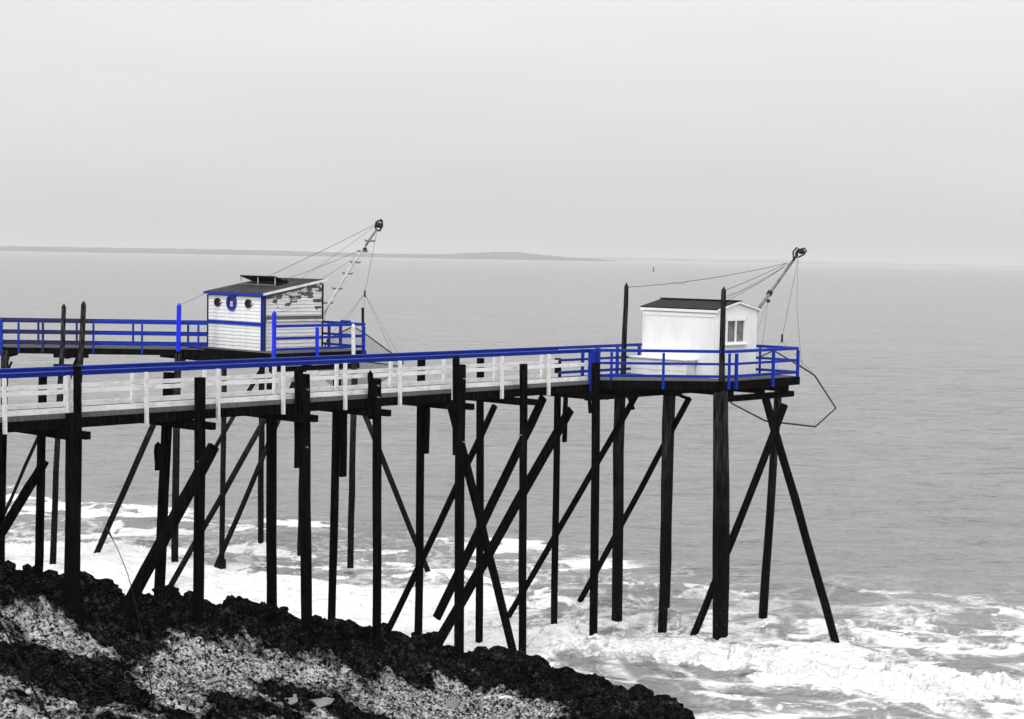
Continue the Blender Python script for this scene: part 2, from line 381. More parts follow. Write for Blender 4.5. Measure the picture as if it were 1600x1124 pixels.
def shore_z(X, Y, detail=True):
    d = edge_dist(X, Y)
    wob = (fbm(X * .7, Y * .7, 3, 5) - .5) * 1.8
    dd = d + (wob if detail else 0)
    z = 3.02 - .325 * (X + 9.9) - .05 * (Y - 37.5)
    z = np.maximum(z, -.2)
    z = np.minimum(z, 5.2 + .02 * (25 - Y))
    near = sstep(24, 2, Y); z = z * (1 - near) + near * np.maximum(z, 9.6 - .30 * Y)          # the bank the viewer stands on
    ridge = sstep(4.6, 1.6, dd) * (.40 - .12 * sstep(-4, -1, X))                                                          # weed-dark ledge along the edge
    z = z + ridge
    if detail:
        f1, f2 = worley(X * .75 + wob * .3, Y * .75, 3); g1, g2 = worley(X * 1.9, Y * 1.9, 8); k1, k2 = worley(X * 4.6, Y * 4.6, 9)
        amp = (.30 + .60 * sstep(3.6, 1.6, dd)) * (1 - .45 * sstep(-2.5, .5, X))
        z = z + amp * ((.55 - f1) * .36 + (.5 - g1) * .42 + (.5 - k1) * .36 + (fbm(X * 1.3, Y * 1.3, 5, 21, .6) - .5) * .7)
        z = z + (1 - np.abs(fbm(X * 3.1, Y * 3.1, 4, 27, .6) * 2 - 1)) * .16 + (fbm(X * 8.5, Y * 8.5, 3, 29, .6) - .5) * .13
    z = z - sstep(.25, -2.6, dd) * 5.5
    return np.maximum(z, -2.2)
def shore_at(x, y): return float(shore_z(np.array([x]), np.array([y]))[0])

def on_shore(px, py):
    d = ray(px, py); best = None
    for t_ in np.linspace(20, 56, 500):
        x = d.x * t_ / d.y; y = t_; zq = H + d.z * t_ / d.y
        if zq < shore_z(np.array([x]), np.array([y]), False)[0] + .1: return x, y
    return None
PATCH = [(50, 978, .75, 1.5, 1.4), (130, 1062, -1.0, 1.6, 1.5), (330, 1035, .5, 1.6, 1.1), (480, 1032, .45, 1.3, .9), (500, 1106, -.85, 1.7, 1.0), (390, 1112, -.5, .8, .8), (620, 1062, .45, 1.2, .9), (770, 1112, .45, .9, .9), (330, 1110, .5, .9, 1.2), (180, 995, -.4, .8, 1.0), (215, 1118, .35, 1.0, .8)]
PATCH = [(*q, a, rx, ry) for px, py, a, rx, ry in PATCH for q in [on_shore(px, py)] if q]
def cover(X, Y, Dd):           # how far weed gives way to pale encrusted stone: noise plus the patches seen on the shore
    w1_ = (fbm(X * .9, Y * .9, 3, 58) - .5) * 1.6; w2_ = (fbm(X * .9 + 8, Y * .9, 3, 59) - .5) * 1.6
    p = .50 + 1.7 * (fbm(X * .33 + 4, Y * .33, 4, 55) - .5) + 1.5 * (fbm(X * .8, Y * .55, 5, 57, .62) - .5)
    for x, y, a, rx, ry in PATCH: p = p + a * np.exp(-(((X - x + w1_) / rx) ** 2 + ((Y - y + w2_) / ry) ** 2) ** 2)
    return sstep(1.9, 3.7, Dd + (fbm(X * .5, Y * .5, 3, 40) - .5) * 3.0) * np.clip(p, 0, 1.05)
yy = np.concatenate([np.linspace(-14, 19, 50), np.linspace(19.1, 53, 470)])
uu = np.concatenate([np.linspace(-.95, -.34, 60)[:-1], np.linspace(-.34, .13, 520), np.linspace(.13, .5, 40)[1:]])
YY, UU = np.meshgrid(yy, uu, indexing='ij'); XX = UU * (YY + 15) ; ZZ = shore_z(XX, YY)
# pale encrusted zones behind the dark ledge
D = edge_dist(XX, YY)
pale = cover(XX, YY, D)
jx = (fbm(XX * 3, YY * 3, 3, 60) - .5) * .22; jy = (fbm(XX * 3, YY * 3, 3, 66) - .5) * .22
shore = link('rocky_shore', grid_mesh('rocky_shore', XX + jx, YY + jy, ZZ, {'pale': pale}), None, 'shore_rock'); shore['kind'] = 'structure'

# ------------------------------------------------------------------ sea
yr = [30.0]
while yr[-1] < 82: yr.append(yr[-1] + .14)
while yr[-1] < 60000: yr.append(yr[-1] * 1.0028 + .0 if yr[-1] < 420 else yr[-1] * 1.05)
yr = np.array(yr)
uc = np.concatenate([np.linspace(-1.6, -.36, 26)[:-1], np.linspace(-.36, .36, 620), np.linspace(.36, 1.6, 26)[1:]])
SY, SU = np.meshgrid(yr, uc, indexing='ij'); SX = SU * SY
fade = sstep(330, 90, SY)
wx = SX + 2.2 * (fbm(SX * .12, SY * .12, 3, 71) - .5) * 4
wy = SY + 2.2 * (fbm(SX * .12 + 9, SY * .12, 3, 72) - .5) * 3
bnd = SY - (80.5 - (SX + 22.6) * .50)
outer = sstep(1.5, -7, bnd + (fbm(SX * .16, SY * .3, 3, 81) - .5) * 9)
dl = SY - (66.2 - (SX + 19.3) * .43)
dense = sstep(2.5, -2.5, dl + (fbm(SX * .2, SY * .4, 3, 83) - .5) * 5) * sstep(3.0, -1.5, SX + (fbm(SX * .3, SY * .3, 3, 12) - .5) * 4)
db = SY - (50.7 - .45 * SX + (fbm(SX * .22, SY * .05, 3, 85) - .5) * 2.6)
inwater = sstep(-1.5, 1.5, SX)
band = sstep(-1.75, -.9, db + (fbm(SX * .9, SY * .6, 3, 87) - .5) * 1.3) * sstep(4.2, .2, db) * inwater
front = sstep(-.7, -1.9, db) * inwater
# foam patterns
wx2 = wx + 2.4 * (fbm(SX * .45, SY * .45, 3, 73, .38) - .5); wy2 = wy + 2.0 * (fbm(SX * .45 + 5, SY * .45, 3, 74, .38) - .5)
f1, f2 = worley(wx2 * .42, wy2 * .50, 90); q1, q2 = worley(wx2 * .95 + .7, wy2 * 1.0, 94); v1, v2 = worley(wx2 * 2.0 + .3, wy2 * 2.0, 95)
brk = fbm(SX * .8, SY * .8, 4, 77); brk2 = fbm(SX * .25 + 7, SY * .5, 3, 78)
l1 = sstep(.17, .02, f2 - f1) * sstep(.30, .52, brk); l2 = sstep(.20, .02, q2 - q1) * sstep(.38, .58, brk); l3 = sstep(.26, .02, v2 - v1) * sstep(.42, .62, brk)
fb = fbm(wx2 * .40, wy2 * .80, 6, 97, .64); blob = sstep(.26, .74, fb)
streak = sstep(.44, .64, fbm(SX * .13 + 3 + SY * .02, SY * .40, 4, 99))
left = sstep(6, -6, SX)
inner = sstep(-5, -15, bnd)
dens = outer * (.10 + .24 * inner + .13 * streak + .12 * left * streak + .10 * left)
lacew = np.clip(outer * (.35 + .45 * inner + .35 * streak), 0, 1)
dens = np.maximum(dens, .97 * dense); dens = np.maximum(dens, .80 * band)
dens = dens * (1 - front) + front * (.22 + .22 * sstep(-3.5, -6.5, db)); lacew = np.maximum(lacew * (1 - front), front)
foam = sstep(1 - dens - .20, 1 - dens + .26, blob) * sstep(.02, .12, dens)
foam = np.maximum(foam, sstep(.75, 1, dense) * .92); foam = np.maximum(foam, band * (.20 + 1.0 * fbm(SX * 1.0, SY * 1.0, 4, 31)))
lace = np.clip(np.maximum(np.maximum(l1, .9 * l2 * (1 - .6 * front)), (.35 + .5 * inner) * (1 - .8 * front) * l3) * lacew * sstep(.25, .55, brk2 + .25 * lacew), 0, 1)
feet = [on_z(x, y, 0) for x, y in ((966, 974), (1034, 987), (1128, 1000), (1116, 1000), (1195, 971), (928, 1013), (866, 995), (1303, 998), (1083, 1000), (904, 943), (549.5, 881), (345, 888), (406, 857), (468, 868), (274, 880), (81, 882), (671, 900), (151, 861), (334, 890), (268, 912), (747, 1030))]
splash = np.zeros(SX.shape); sub = SY[:, 0] < 75
for p_ in feet: splash[sub] = np.maximum(splash[sub], np.exp(-(((SX[sub] - p_.x - .12) / .42) ** 2 + ((SY[sub] - p_.y + .1) / .55) ** 2)))
foam = np.maximum(foam, splash * (.55 + .7 * fbm(SX * 2.2, SY * 2.2, 3, 131)))
# whitecap-free open sea; wave shape
sw = (fbm(SX * .10, SY * .34, 4, 101) - .5) * .55 + (fbm(SX * .35, SY * .95, 3, 105) - .5) * .30 + (fbm(SX * 1.1, SY * 2.4, 3, 109) - .5) * .10
z = sw * fade * (.7 + .5 * outer)
bh = np.exp(-((db - .1) / 1.1) ** 2) * inwater
z = z + bh * (.28 + .22 * fbm(SX * .5, SY * .2, 2, 111)) + band * (fbm(SX * 1.6, SY * 1.6, 5, 113, .65) - .5) * .75
z = z + splash * (.02 + .08 * fbm(SX * 3, SY * 3, 3, 133))
z = z + dense * (fbm(SX * .8, SY * .8, 4, 117) - .5) * .5
sea = link('sea', grid_mesh('sea', SX, SY, z, {'foam': np.clip(foam, 0, 1), 'lace': lace}), None, 'sea_water'); sea['kind'] = 'structure'

# ------------------------------------------------------------------ far shores, buoy
def headland(name, prof, Y, depth, seedv, label):
    """low wooded coast: prof = [(photo x, base y, top y)] at distance Y"""
    pts = []
    xs = np.linspace(prof[0][0], prof[-1][0], 260)
    ht = np.interp(xs, [p[0] for p in prof], [p[1] for p in prof])
    xw = (xs - 800) / F * Y
    h_ = ht / F * Y * (1 + .22 * (fbm(xs * .09, xs * 0, 4, seedv) - .5)) + 1.0
    rows = [(0, -3.0), (.0, .35), (.12, .72), (.35, .95), (.6, 1.0), (1.0, .5), (1.3, -.1)]
    X = np.stack([xw * (1 + .0 * r[0]) for r in rows]); Yv = np.stack([Y + depth * r[0] + 0 * xw for r in rows])
    Z = np.stack([(h_ * r[1] + (np.array(fbm(xs * .2, xs * 0 + i, 3, seedv + 5)) - .5) * h_ * .18) if 0 < i < 6 else 0 * h_ - 3 for i, r in enumerate(rows)])
    o = link(name, grid_mesh(name, X, Yv, Z), None, 'headland_wood'); o['kind'] = 'structure'; return o
headland('headland', [(-700, 9), (0, 7.5), (200, 8.5), (400, 8), (560, 6), (680, 6.5), (740, 10.5), (790, 12.5), (830, 10), (880, 6), (930, 4), (965, .8)], 9000, 900, 3, '')
headland('far_coast', [(880, 3), (980, 6), (1050, 5), (1150, 4.5), (1230, 5.5), (1300, 3.5), (1450, 2.5), (1600, 2), (2200, 2)], 17000, 1200, 9, '')
bb = on_z(1021, 424.5, 0)
by = thing('channel_buoy', bb, 'tiny dark channel buoy far out on the open water', 'buoy')
sc_ = bb.y / F
put('float', *tube_vf([bb + Vector((0, 0, -.5)), bb + Vector((0, 0, 0)), bb + Vector((0, 0, 2.2 * sc_))], [1.5 * sc_, 1.6 * sc_, 1.0 * sc_], 12), 'buoy_paint', by)
put('tower', *tube_vf([bb + Vector((0, 0, 2.2 * sc_)), bb + Vector((0, 0, 5.6 * sc_)), bb + Vector((0, 0, 5.7 * sc_)), bb + Vector((0, 0, 8 * sc_))], [.8 * sc_, .5 * sc_, .9 * sc_, .5 * sc_], 10), 'buoy_paint', by)

# ================================================================== NEAR PIER
gr = thing('footbridge', M(-10, WID / 2, 0), 'long near footbridge on black piles with white slatted railing and blue handrail', 'footbridge')
def timber_near(name, tx, ty, bx, by_, l, w, mat='tarred_wood', extra=0.0, **k):
    a = nearp(tx, ty, l); b = nearp(bx, by_, l); b = b + (b - a).normalized() * extra
    return timber(name, a, b, w, w, mat, gr, U, **k)
SL = -27.0
# deck planks (shared mesh)
pm = None
n_pl = int(-SL / .195)
for i in range(n_pl):
    s_ = SL + (i + .5) * .195
    c = M(s_, WID / 2, DECK - .02)
    if pm is None:
        V, Fc = box_vf(-N * (WID / 2 + .04), N * (WID / 2 + .04), .18, .04); pm = mesh('deck_plank', V, Fc); pm.materials.append(MATS['deck_wood'])
    o = link('deck_plank', pm, gr); o.location = c - gr.location; o.rotation_euler = (random.uniform(-.004, .004), 0, random.uniform(-.006, .006))
# beams and rails, in lengths that butt at the bents
NEARX = [115, 312, 474, 588, 719, 818, 930]
cuts = [SL] + [s_of(nearp(x, 640, -.2)) for x in NEARX[:-1]] + [-.02]
for a, b in zip(cuts[:-1], cuts[1:]):
    g = .006; dz = random.uniform(-.006, .006)
    bar('edge_board', M(a + g, -.055, DECK - .06 + dz), M(b - g, -.055, DECK - .06 + dz), .035, .10, 'grey_wood', gr)
    bar('side_beam', M(a + g, -.0, DECK - .225), M(b - g, -.0, DECK - .225), .14, .23, 'tarred_wood', gr)
    bar('side_beam', M(a + g, WID, DECK - .225), M(b - g, WID, DECK - .225), .14, .23, 'tarred_wood', gr)
    for l, sgn in ((0.0, -1), (WID, 1)):
        bar('handrail', M(a + g, l, RAIL - .018), M(b - g, l, RAIL - .018), .12, .032, 'blue_paint', gr)
        bar('top_board', M(a + g, l, RAIL - .074), M(b - g, l, RAIL - .074), .03, .078, 'blue_paint', gr)
        bar('middle_board', M(a + g, l, DECK + .485 + dz), M(b - g, l, DECK + .485 + dz), .028, .10, 'white_board', gr)
        bar('bottom_board', M(a + g, l, DECK + .062 + dz), M(b - g, l, DECK + .062 + dz), .028, .12, 'white_board', gr)
for px in (4, 104, 226, 338, 440, 537, 622.5, 706, 782, 855):
    p = nearp(px, 560, -.05); s_ = s_of(p)
    bar('railing_post', M(s_, -.113, RAIL - .10), M(s_ + .02, -.113, DECK - .36), .085, .07, 'white_paint', gr, U)
for px in (-5, 101, 205, 318, 427, 524, 608.5, 692, 771, 845):
    p = nearp(px, 560, WID); s_ = s_of(p)
    bar('railing_post', M(s_, WID - .055, RAIL - .115), M(s_, WID - .055, DECK), .09, .075, 'white_paint', gr, U)
# white/blue end post
bar('gate_post', M(-.12, -.1, RAIL - .01), M(-.12, -.1, DECK - .40), .20, .10, 'blue_paint', gr, U)
# bents: near pile, far pile, cross beam
near = [(115, 646, 113, 915, .37), (312.5, 590, 311, 950, .275), (475, 585, 479, 978, .30), (588.5, 592, 589, 995, .25), (720.5, 570, 717, 1032, .29), (818, 569, 817, 1058, .24), (931, 567, 928, 1018, .27)]
for tx, ty, bx, by_, w in near:
    timber_near('pile', tx, ty, bx, by_, -.30, w, extra=1.2)
timber_near('post', 120.5, 572, 119, 660, -.28, .19, extra=0)
far = [(264, 582, 248, 935, .28), (67, 588, 60, 893, .21), (425, 588, 424, 962, .29), (527, 586, 518, 970, .23), (658.5, 562, 654, 1003, .24), (751, 560, 747, 1030, .24), (872, 560, 866, 997, .22), (5, 600, 2, 888, .17)]
for tx, ty, bx, by_, w in far:
    timber_near('pile', tx, ty, bx, by_, WID + .28, w, extra=1.3)
# bolted splice planks
for tx, ty, bx, by_, l, w, pt in [(466.5, 573, 467, 731, -.16, .22, .12), (578.5, 578, 579, 655, -.18, .15, .12), (712.5, 555, 713, 711, -.16, .20, .1), (921, 612, 922, 646, -.16, .12, 0),
                                 (667.5, 632, 666, 709, WID + .12, .17, 0), (537, 640, 535, 745, WID + .12, .2, 0), (884, 605, 882, 691, WID + .12, .16, 0), (247, 690, 246, 735, WID + .14, .16, .08)]:
    timber('splice_plank', nearp(tx, ty, l), nearp(bx, by_, l), w, .09, 'tarred_wood', gr, U, seg=4, point=pt)
for px, py in [(115, 668), (312, 655), (473, 650), (588, 642), (719, 632), (818, 620), (931, 612)]:
    p = nearp(px, py, -.3); s_ = s_of(p); zz = DECK - .47
    bar('cross_beam', M(s_ + .17, -.62, zz), M(s_ + .17, WID + .55, zz - .01), .14, .17, 'tarred_wood', gr)
    bar('cross_beam', M(s_ - .17, -.52, zz), M(s_ - .17, WID + .62, zz - .01), .14, .17, 'tarred_wood', gr)
# braces
def brace(parent, ax_, ay, bx, by_, la, lb, w, mat='tarred_wood', extra=.4, name='brace', d=None):
    a = nearp(ax_, ay, la); b = nearp(bx, by_, lb); b = b + (b - a).normalized() * extra
    return timber(name, a, b, w, d or w, mat, parent, U, seg=8, jit=.015)
brace(gr, 334, 697, 218, 915, -.55, -.55, .30, d=.16, extra=.8)
brace(gr, 70, 720, -6, 850, WID + .05, WID + .05, .22, extra=.6, d=.14)
brace(gr, 773, 634, 610, 975, WID + .55, WID + .55, .20, extra=.7, d=.16)
brace(gr, 849, 621, 682, 966, WID + .02, WID + .02, .27, extra=.0, d=.12)
brace(gr, 891, 640, 684, 1006, WID - .2, WID - .2, .30, extra=.8, d=.14)
brace(gr, 703, 626, 811, 1046, -.06, -.55, .24, extra=.5, d=.16)
# bolt heads on the near piles
for px, py in [(725, 691), (481, 609), (480, 699), (592, 603), (592, 621), (814, 680), (311, 722), (726, 592)]:
    p = nearp(px, py, -.45); put('bolt_head', *tube_vf([p - N * .03, p + N * .06], .022, 8), 'dull_pipe', gr)

# ================================================================== NEAR PLATFORM
B1 = on_z(1139, 547.5, RAIL); C1 = on_z(1249, 542.5, RAIL)
lB = (B1 - M(0, 0, 0)).dot(N); sB = s_of(B1); sC = s_of(C1)
plat = thing('fishing_platform', M(sB + 1, -.7, 0), 'right hand black pile platform with blue railings under the plain white cabin', 'platform')
LF = WID                       # far edge line continues the walkway's far side
def slant(s_): return lB * min(1, max(0, s_ / sB))      # near edge: runs out from the walkway to the corner
s_ = .1
while s_ < sC - .05:
    l0 = slant(s_) - .04; V, Fc = box_vf(M(s_, l0, DECK - .02), M(s_, LF + .04, DECK - .02), .18, .04); put('deck_plank', V, Fc, 'deck_wood', plat); s_ += .196
corners = [(0.0, 0.0), (sB, lB), (sC, lB), (sC, LF), (0.0, LF)]
def edge_run(a, b, offs, fn):
    pa = M(a[0], a[1], 0); pb = M(b[0], b[1], 0); d = (pb - pa).normalized(); out = Vector((d.y, -d.x, 0)); fn(pa, pb, d, out)
for a, b in zip(corners[:4], corners[1:]):
    pa, pb = M(a[0], a[1], 0), M(b[0], b[1], 0); d = (pb - pa).normalized(); out = Vector((d.y, -d.x, 0))
    e0 = pa + out * .08 + d * .03; e1 = pb + out * .08 - d * .03; z_ = lambda v, h_: Vector((v.x, v.y, h_))
    bar('edge_beam', z_(e0, DECK - .125), z_(e1, DECK - .125), .10, .25, 'tarred_wood', plat)
    r0 = pa + d * .02; r1 = pb - d * .02
    bar('top_rail', z_(r0, RAIL - .045), z_(r1, RAIL - .045), .10, .09, 'blue_paint', plat)
    bar('middle_rail', z_(r0, DECK + .52), z_(r1, DECK + .52), .04, .075, 'blue_paint', plat)
    bar('bottom_rail', z_(r0, DECK + .14), z_(r1, DECK + .14), .04, .085, 'blue_paint', plat)
def post_at(px, a, b, w=.085, low=DECK - .24, hi=RAIL - .095, mat='blue_paint'):
    pa, pb = M(a[0], a[1], 0), M(b[0], b[1], 0); d = (pb - pa).normalized(); out = Vector((d.y, -d.x, 0))
    p = on_plane(px, 570, pa, out); p = p + out * (.175 if low < DECK else .06)
    bar('railing_post', Vector((p.x, p.y, hi)), Vector((p.x, p.y, low)), w, .07, mat, plat, d)
post_at(955, corners[0], corners[1], low=DECK); post_at(1035, corners[0], corners[1]); post_at(1137.5, corners[0], corners[1], .09)
post_at(1143.5, corners[1], corners[2], .09); post_at(1201, corners[1], corners[2]); post_at(1244, corners[1], corners[2], low=DECK)
for px in (908, 931, 962, 996): post_at(px, corners[4], corners[3], low=DECK)
bar('railing_post', M(sC + .06, LF * .2, RAIL - .1), M(sC + .06, LF * .2, DECK), .07, .08, 'blue_paint', plat)
bar('railing_post', M(sC + .06, lB * .45, RAIL - .1), M(sC + .06, lB * .45, DECK), .07, .08, 'blue_paint', plat)
bar('rail_cap', M(sC, -.9, RAIL + .03), M(sC, .35, RAIL + .03), .12, .05, 'blue_paint', plat)
bar('gate_post', M(.14, -.12, RAIL + .02), M(.14, -.12, DECK - .3), .12, .10, 'blue_paint', plat, U)
# joists under the deck
for s_ in (.9, 2.1, sB + .25, sB + 1.9, sC - .5):
    bar('joist', M(s_, slant(s_) + .02, DECK - .36), M(s_, LF - .02, DECK - .36), .16, .22, 'tarred_wood', plat)
bar('joist', M(sB + .02, lB + .25, DECK - .57), M(sC + .1, lB + .25, DECK - .57), .18, .18, 'tarred_wood', plat)
bar('joist', M(.2, .35, DECK - .57), M(sC - .1, .35, DECK - .57), .18, .18, 'tarred_wood', plat)
# piles: base on the sea bed, waterline read from the photo
def pile(parent, tx, ty, bx, by_, w, mat='weathered_pile', point=0, d=None, topY=None, low=1.5, **k):
    b = on_z(bx, by_, 0); a = on_y(tx, ty, topY or b.y); b2 = b + (b - a).normalized() * low
    return timber('pile', a, b2, w, d or w, mat, parent, k.pop('face', U), seg=9, jit=.024, point=point, **k)
timber('tall_post', on_y(979, 441, 52.6), on_y(974, 606, 52.6), .145, .145, 'weathered_pile', plat, U, seg=5, point=.14, taper=.3)
pile(plat, 969, 606, 966, 974, .36)
pile(plat, 1044, 611, 1034, 987, .30); pile(plat, 1052, 612, 1044, 950, .17, low=0)
timber('tall_post', on_y(1131, 447, 50.55), on_y(1128, 612, 50.55), .155, .155, 'weathered_pile', plat, U, seg=5, point=.14, taper=.3)
pile(plat, 1131, 612, 1129, 1000, .27)
pile(plat, 1121, 614, 1118, 1000, .27)
pile(plat, 1216, 607, 1195, 971, .25, taper=.25)
pile(plat, 1212, 604, 1212, 640, .1, low=0)
def wbrace(parent, ax_, ay, bx, by_, w, topdY=0.0, mat='tarred_wood', low=1.2, d=None, face=U):
    b = on_z(bx, by_, 0); a = on_y(ax_, ay, b.y + topdY); b = b + (b - a).normalized() * low
    return timber('brace', a, b, w, d or w, mat, parent, face, seg=8, jit=.016)
wbrace(plat, 996, 614, 796, 964, .20, -1.0)
wbrace(plat, 1077, 622, 904, 943, .20, -2.8)
wbrace(plat, 1226, 632, 1083, 1000, .24, 1.2)
wbrace(plat, 1196, 622, 1303, 998, .27, 1.6)
timber('brace', on_y(980, 612, 52.6), on_y(990, 640, 52.7), .12, .12, 'tarred_wood', plat, U, seg=3)
timber('brace', on_y(1062, 618, 51.6), on_y(1074, 622, 51.6), .10, .10, 'tarred_wood', plat, U, seg=3)

# ================================================================== WHITE CABIN on the near platform
K = on_z(1118, 592, DECK)
hs, hl = s_of(K), (K - M(0, 0, 0)).dot(N)
W1, L1, EZ, RZ = 2.12, 2.95, 10.05, 10.28            # gable width (along U), length (along N), eave, ridge
hut = thing('fishing_cabin', M(hs + W1 / 2, hl + L1 / 2, DECK), 'plain smooth white cabin with black low pitched roof on the right hand platform', 'cabin')
def HM(s, l, z): return M(hs + s, hl + l, z)
T = .05
def slab(name, pts, nrm, th, mat, parent):             # polygon extruded inwards
    n = len(pts); V = [Vector(p) for p in pts] + [Vector(p) - nrm * th for p in pts]
    Fc = [tuple(range(n)), tuple(reversed(range(n, 2 * n)))] + [(i, n + i, n + (i + 1) % n, (i + 1) % n) for i in range(n)]
    o = put(name, V, Fc, mat, parent)
    bm = bmesh.new(); bm.from_mesh(o.data); bmesh.ops.recalc_face_normals(bm, faces=bm.faces); bm.to_mesh(o.data); bm.free(); return o
zb = DECK + .003
wf = slab('wall', [HM(0, 0, zb), HM(0, L1, zb), HM(0, L1, EZ), HM(0, 0, EZ)], -U, T, 'clean_white', hut)
slab('wall', [HM(W1, 0, zb), HM(W1, L1, zb), HM(W1, L1, EZ), HM(W1, 0, EZ)], U, T, 'clean_white', hut)
# gable wall with a window opening: built round the hole
wa, wb, wz0, wz1 = .50, 1.42, 9.05, 9.72
e = T + .002
def gable(l, nrm, hole):
    top = lambda s: EZ + (RZ - EZ) * (1 - abs(s - W1 / 2) / (W1 / 2))
    segs = [(e, wa), (wa, W1 / 2), (W1 / 2, wb), (wb, W1 - e)] if hole else [(e, W1 / 2), (W1 / 2, W1 - e)]
    V = []; Fc = []
    def quad(*p):
        b = len(V); V.extend(p); V.extend([q - nrm * T for q in p]); m = len(p)
        Fc.append(tuple(range(b, b + m))); Fc.append(tuple(reversed(range(b + m, b + 2 * m))))
        for i in range(m): Fc.append((b + i, b + m + i, b + m + (i + 1) % m, b + (i + 1) % m))
    for a, b in segs:
        if hole and a >= wa - 1e-6 and b <= wb + 1e-6:
            quad(HM(a, l, zb), HM(b, l, zb), HM(b, l, wz0), HM(a, l, wz0)); quad(HM(a, l, wz1), HM(b, l, wz1), HM(b, l, top(b)), HM(a, l, top(a)))
        else: quad(HM(a, l, zb), HM(b, l, zb), HM(b, l, top(b)), HM(a, l, top(a)))
    o = put('gable_wall', V, Fc, 'clean_white', hut)
    bm = bmesh.new(); bm.from_mesh(o.data); bmesh.ops.remove_doubles(bm, verts=bm.verts, dist=1e-5); bmesh.ops.recalc_face_normals(bm, faces=bm.faces); bm.to_mesh(o.data); bm.free(); return o
gable(0, -N, True); gable(L1, N, False)
# roof
ovh = .07
for sgn in (0, 1):
    s0 = -ovh if sgn == 0 else W1 + ovh; sm = W1 / 2
    zz0 = EZ - (RZ - EZ) * ovh / (W1 / 2) + .012
    pts = [HM(s0, -ovh, zz0), HM(s0, L1 + ovh, zz0), HM(sm, L1 + ovh, RZ + .012), HM(sm, -ovh, RZ + .012)]
    nr_ = Vector((0, 0, 1)); o = slab('roof', [p + Vector((0, 0, .035)) for p in pts], nr_, .035, 'black_roof', hut)
    bar('barge_board', HM(s0, -ovh - .012, zz0 - .005), HM(sm, -ovh - .012, RZ + .005), .02, .055, 'clean_white', hut)
bar('ridge_cap', HM(W1 / 2, -ovh - .03, RZ + .055), HM(W1 / 2, L1 + ovh + .02, RZ + .055), .22, .03, 'black_roof', hut)
bar('fascia_board', HM(-ovh + .012, -ovh, EZ - .045), HM(-ovh + .012, L1 + ovh, EZ - .045), .02, .08, 'clean_white', hut)
bar('trim_board', HM(-.012, .02, EZ - .18), HM(-.012, L1 - .02, EZ - .18), .02, .10, 'clean_white', hut)
bar('corner_board', HM(-.014, .05, EZ - .24), HM(-.014, .05, zb), .10, .02, 'clean_white', hut, N)
bar('corner_board', HM(-.014, L1 - .05, EZ - .24), HM(-.014, L1 - .05, zb), .10, .02, 'clean_white', hut, N)
# vertical cladding boards on the visible gable, fitted round the window
bw_ = .16; s_ = .02
while s_ < W1 - .03:
    b_ = min(s_ + bw_ - .006, W1 - .02); mid = (s_ + b_) / 2
    tp = min(EZ + (RZ - EZ) * (1 - abs(x - W1 / 2) / (W1 / 2)) for x in (s_, b_)) - .02
    spans = [(zb, tp)] if (b_ < wa - .05 or s_ > wb + .05) else [(zb, wz0 - .075), (wz1 + .065, tp)]
    for z0, z1 in spans: bar('cladding_board', HM(mid, -.011, z0), HM(mid, -.011, z1), b_ - s_, .018, 'clean_white', hut, U.cross(Vector((0,0,1))))
    s_ += bw_
win = thing.__globals__['put']('window', *box_vf(HM(wa, .035, (wz0 + wz1) / 2), HM(wb, .035, (wz0 + wz1) / 2), .012, wz1 - wz0), 'window_glass', hut)
for a, b in ((wa, wa + .44), (wa + .48, wb)): bar('curtain', HM(a + .03, .085, (wz0 + wz1) / 2), HM(b - .03, .085, (wz0 + wz1) / 2), .01, wz1 - wz0 - .04, 'curtain', win)
for z_ in (wz0 - .035, wz1 + .025): bar('window_frame', HM(wa - .06, -.015, z_), HM(wb + .06, -.015, z_), .06, .07, 'clean_white', win)
for x_ in (wa - .012, (wa + wb) / 2, wb + .012): bar('window_frame', HM(x_, -.015, wz0), HM(x_, -.015, wz1 - .01), .06, .05, 'clean_white', win, N)
bar('window_sill', HM(wa - .1, -.06, wz0 - .085), HM(wb + .1, -.06, wz0 - .085), .12, .03, 'clean_white', win)
# chest in front of the cabin
ch = thing('deck_chest', HM(-.3, 1.7, DECK), 'low white boarded chest standing against the plain white cabin wall', 'chest')
cl0, cl1, cs0, cs1, ctop = .75, 2.98, -.52, -.03, DECK + .56
for i in range(3):
    h0 = DECK + .01 + i * .175
    slab('board', [HM(cs0, cl0, h0), HM(cs0, cl1, h0), HM(cs0, cl1, h0 + .165), HM(cs0, cl0, h0 + .165)], -U, .025, 'white_board', ch)
for l_, nn in ((cl0 + .03, -N), (cl1 - .03, N)):
    slab('end_panel', [HM(cs0 + .03, l_, DECK + .005), HM(cs1, l_, DECK + .005), HM(cs1, l_, ctop - .03), HM(cs0 + .03, l_, ctop - .03)], nn, .025, 'white_board', ch)
bar('lid', HM((cs0 + cs1) / 2 - .03, cl0 - .06, ctop - .01), HM((cs0 + cs1) / 2 - .03, cl1 + .06, ctop - .01), .56, .035, 'clean_white', ch)

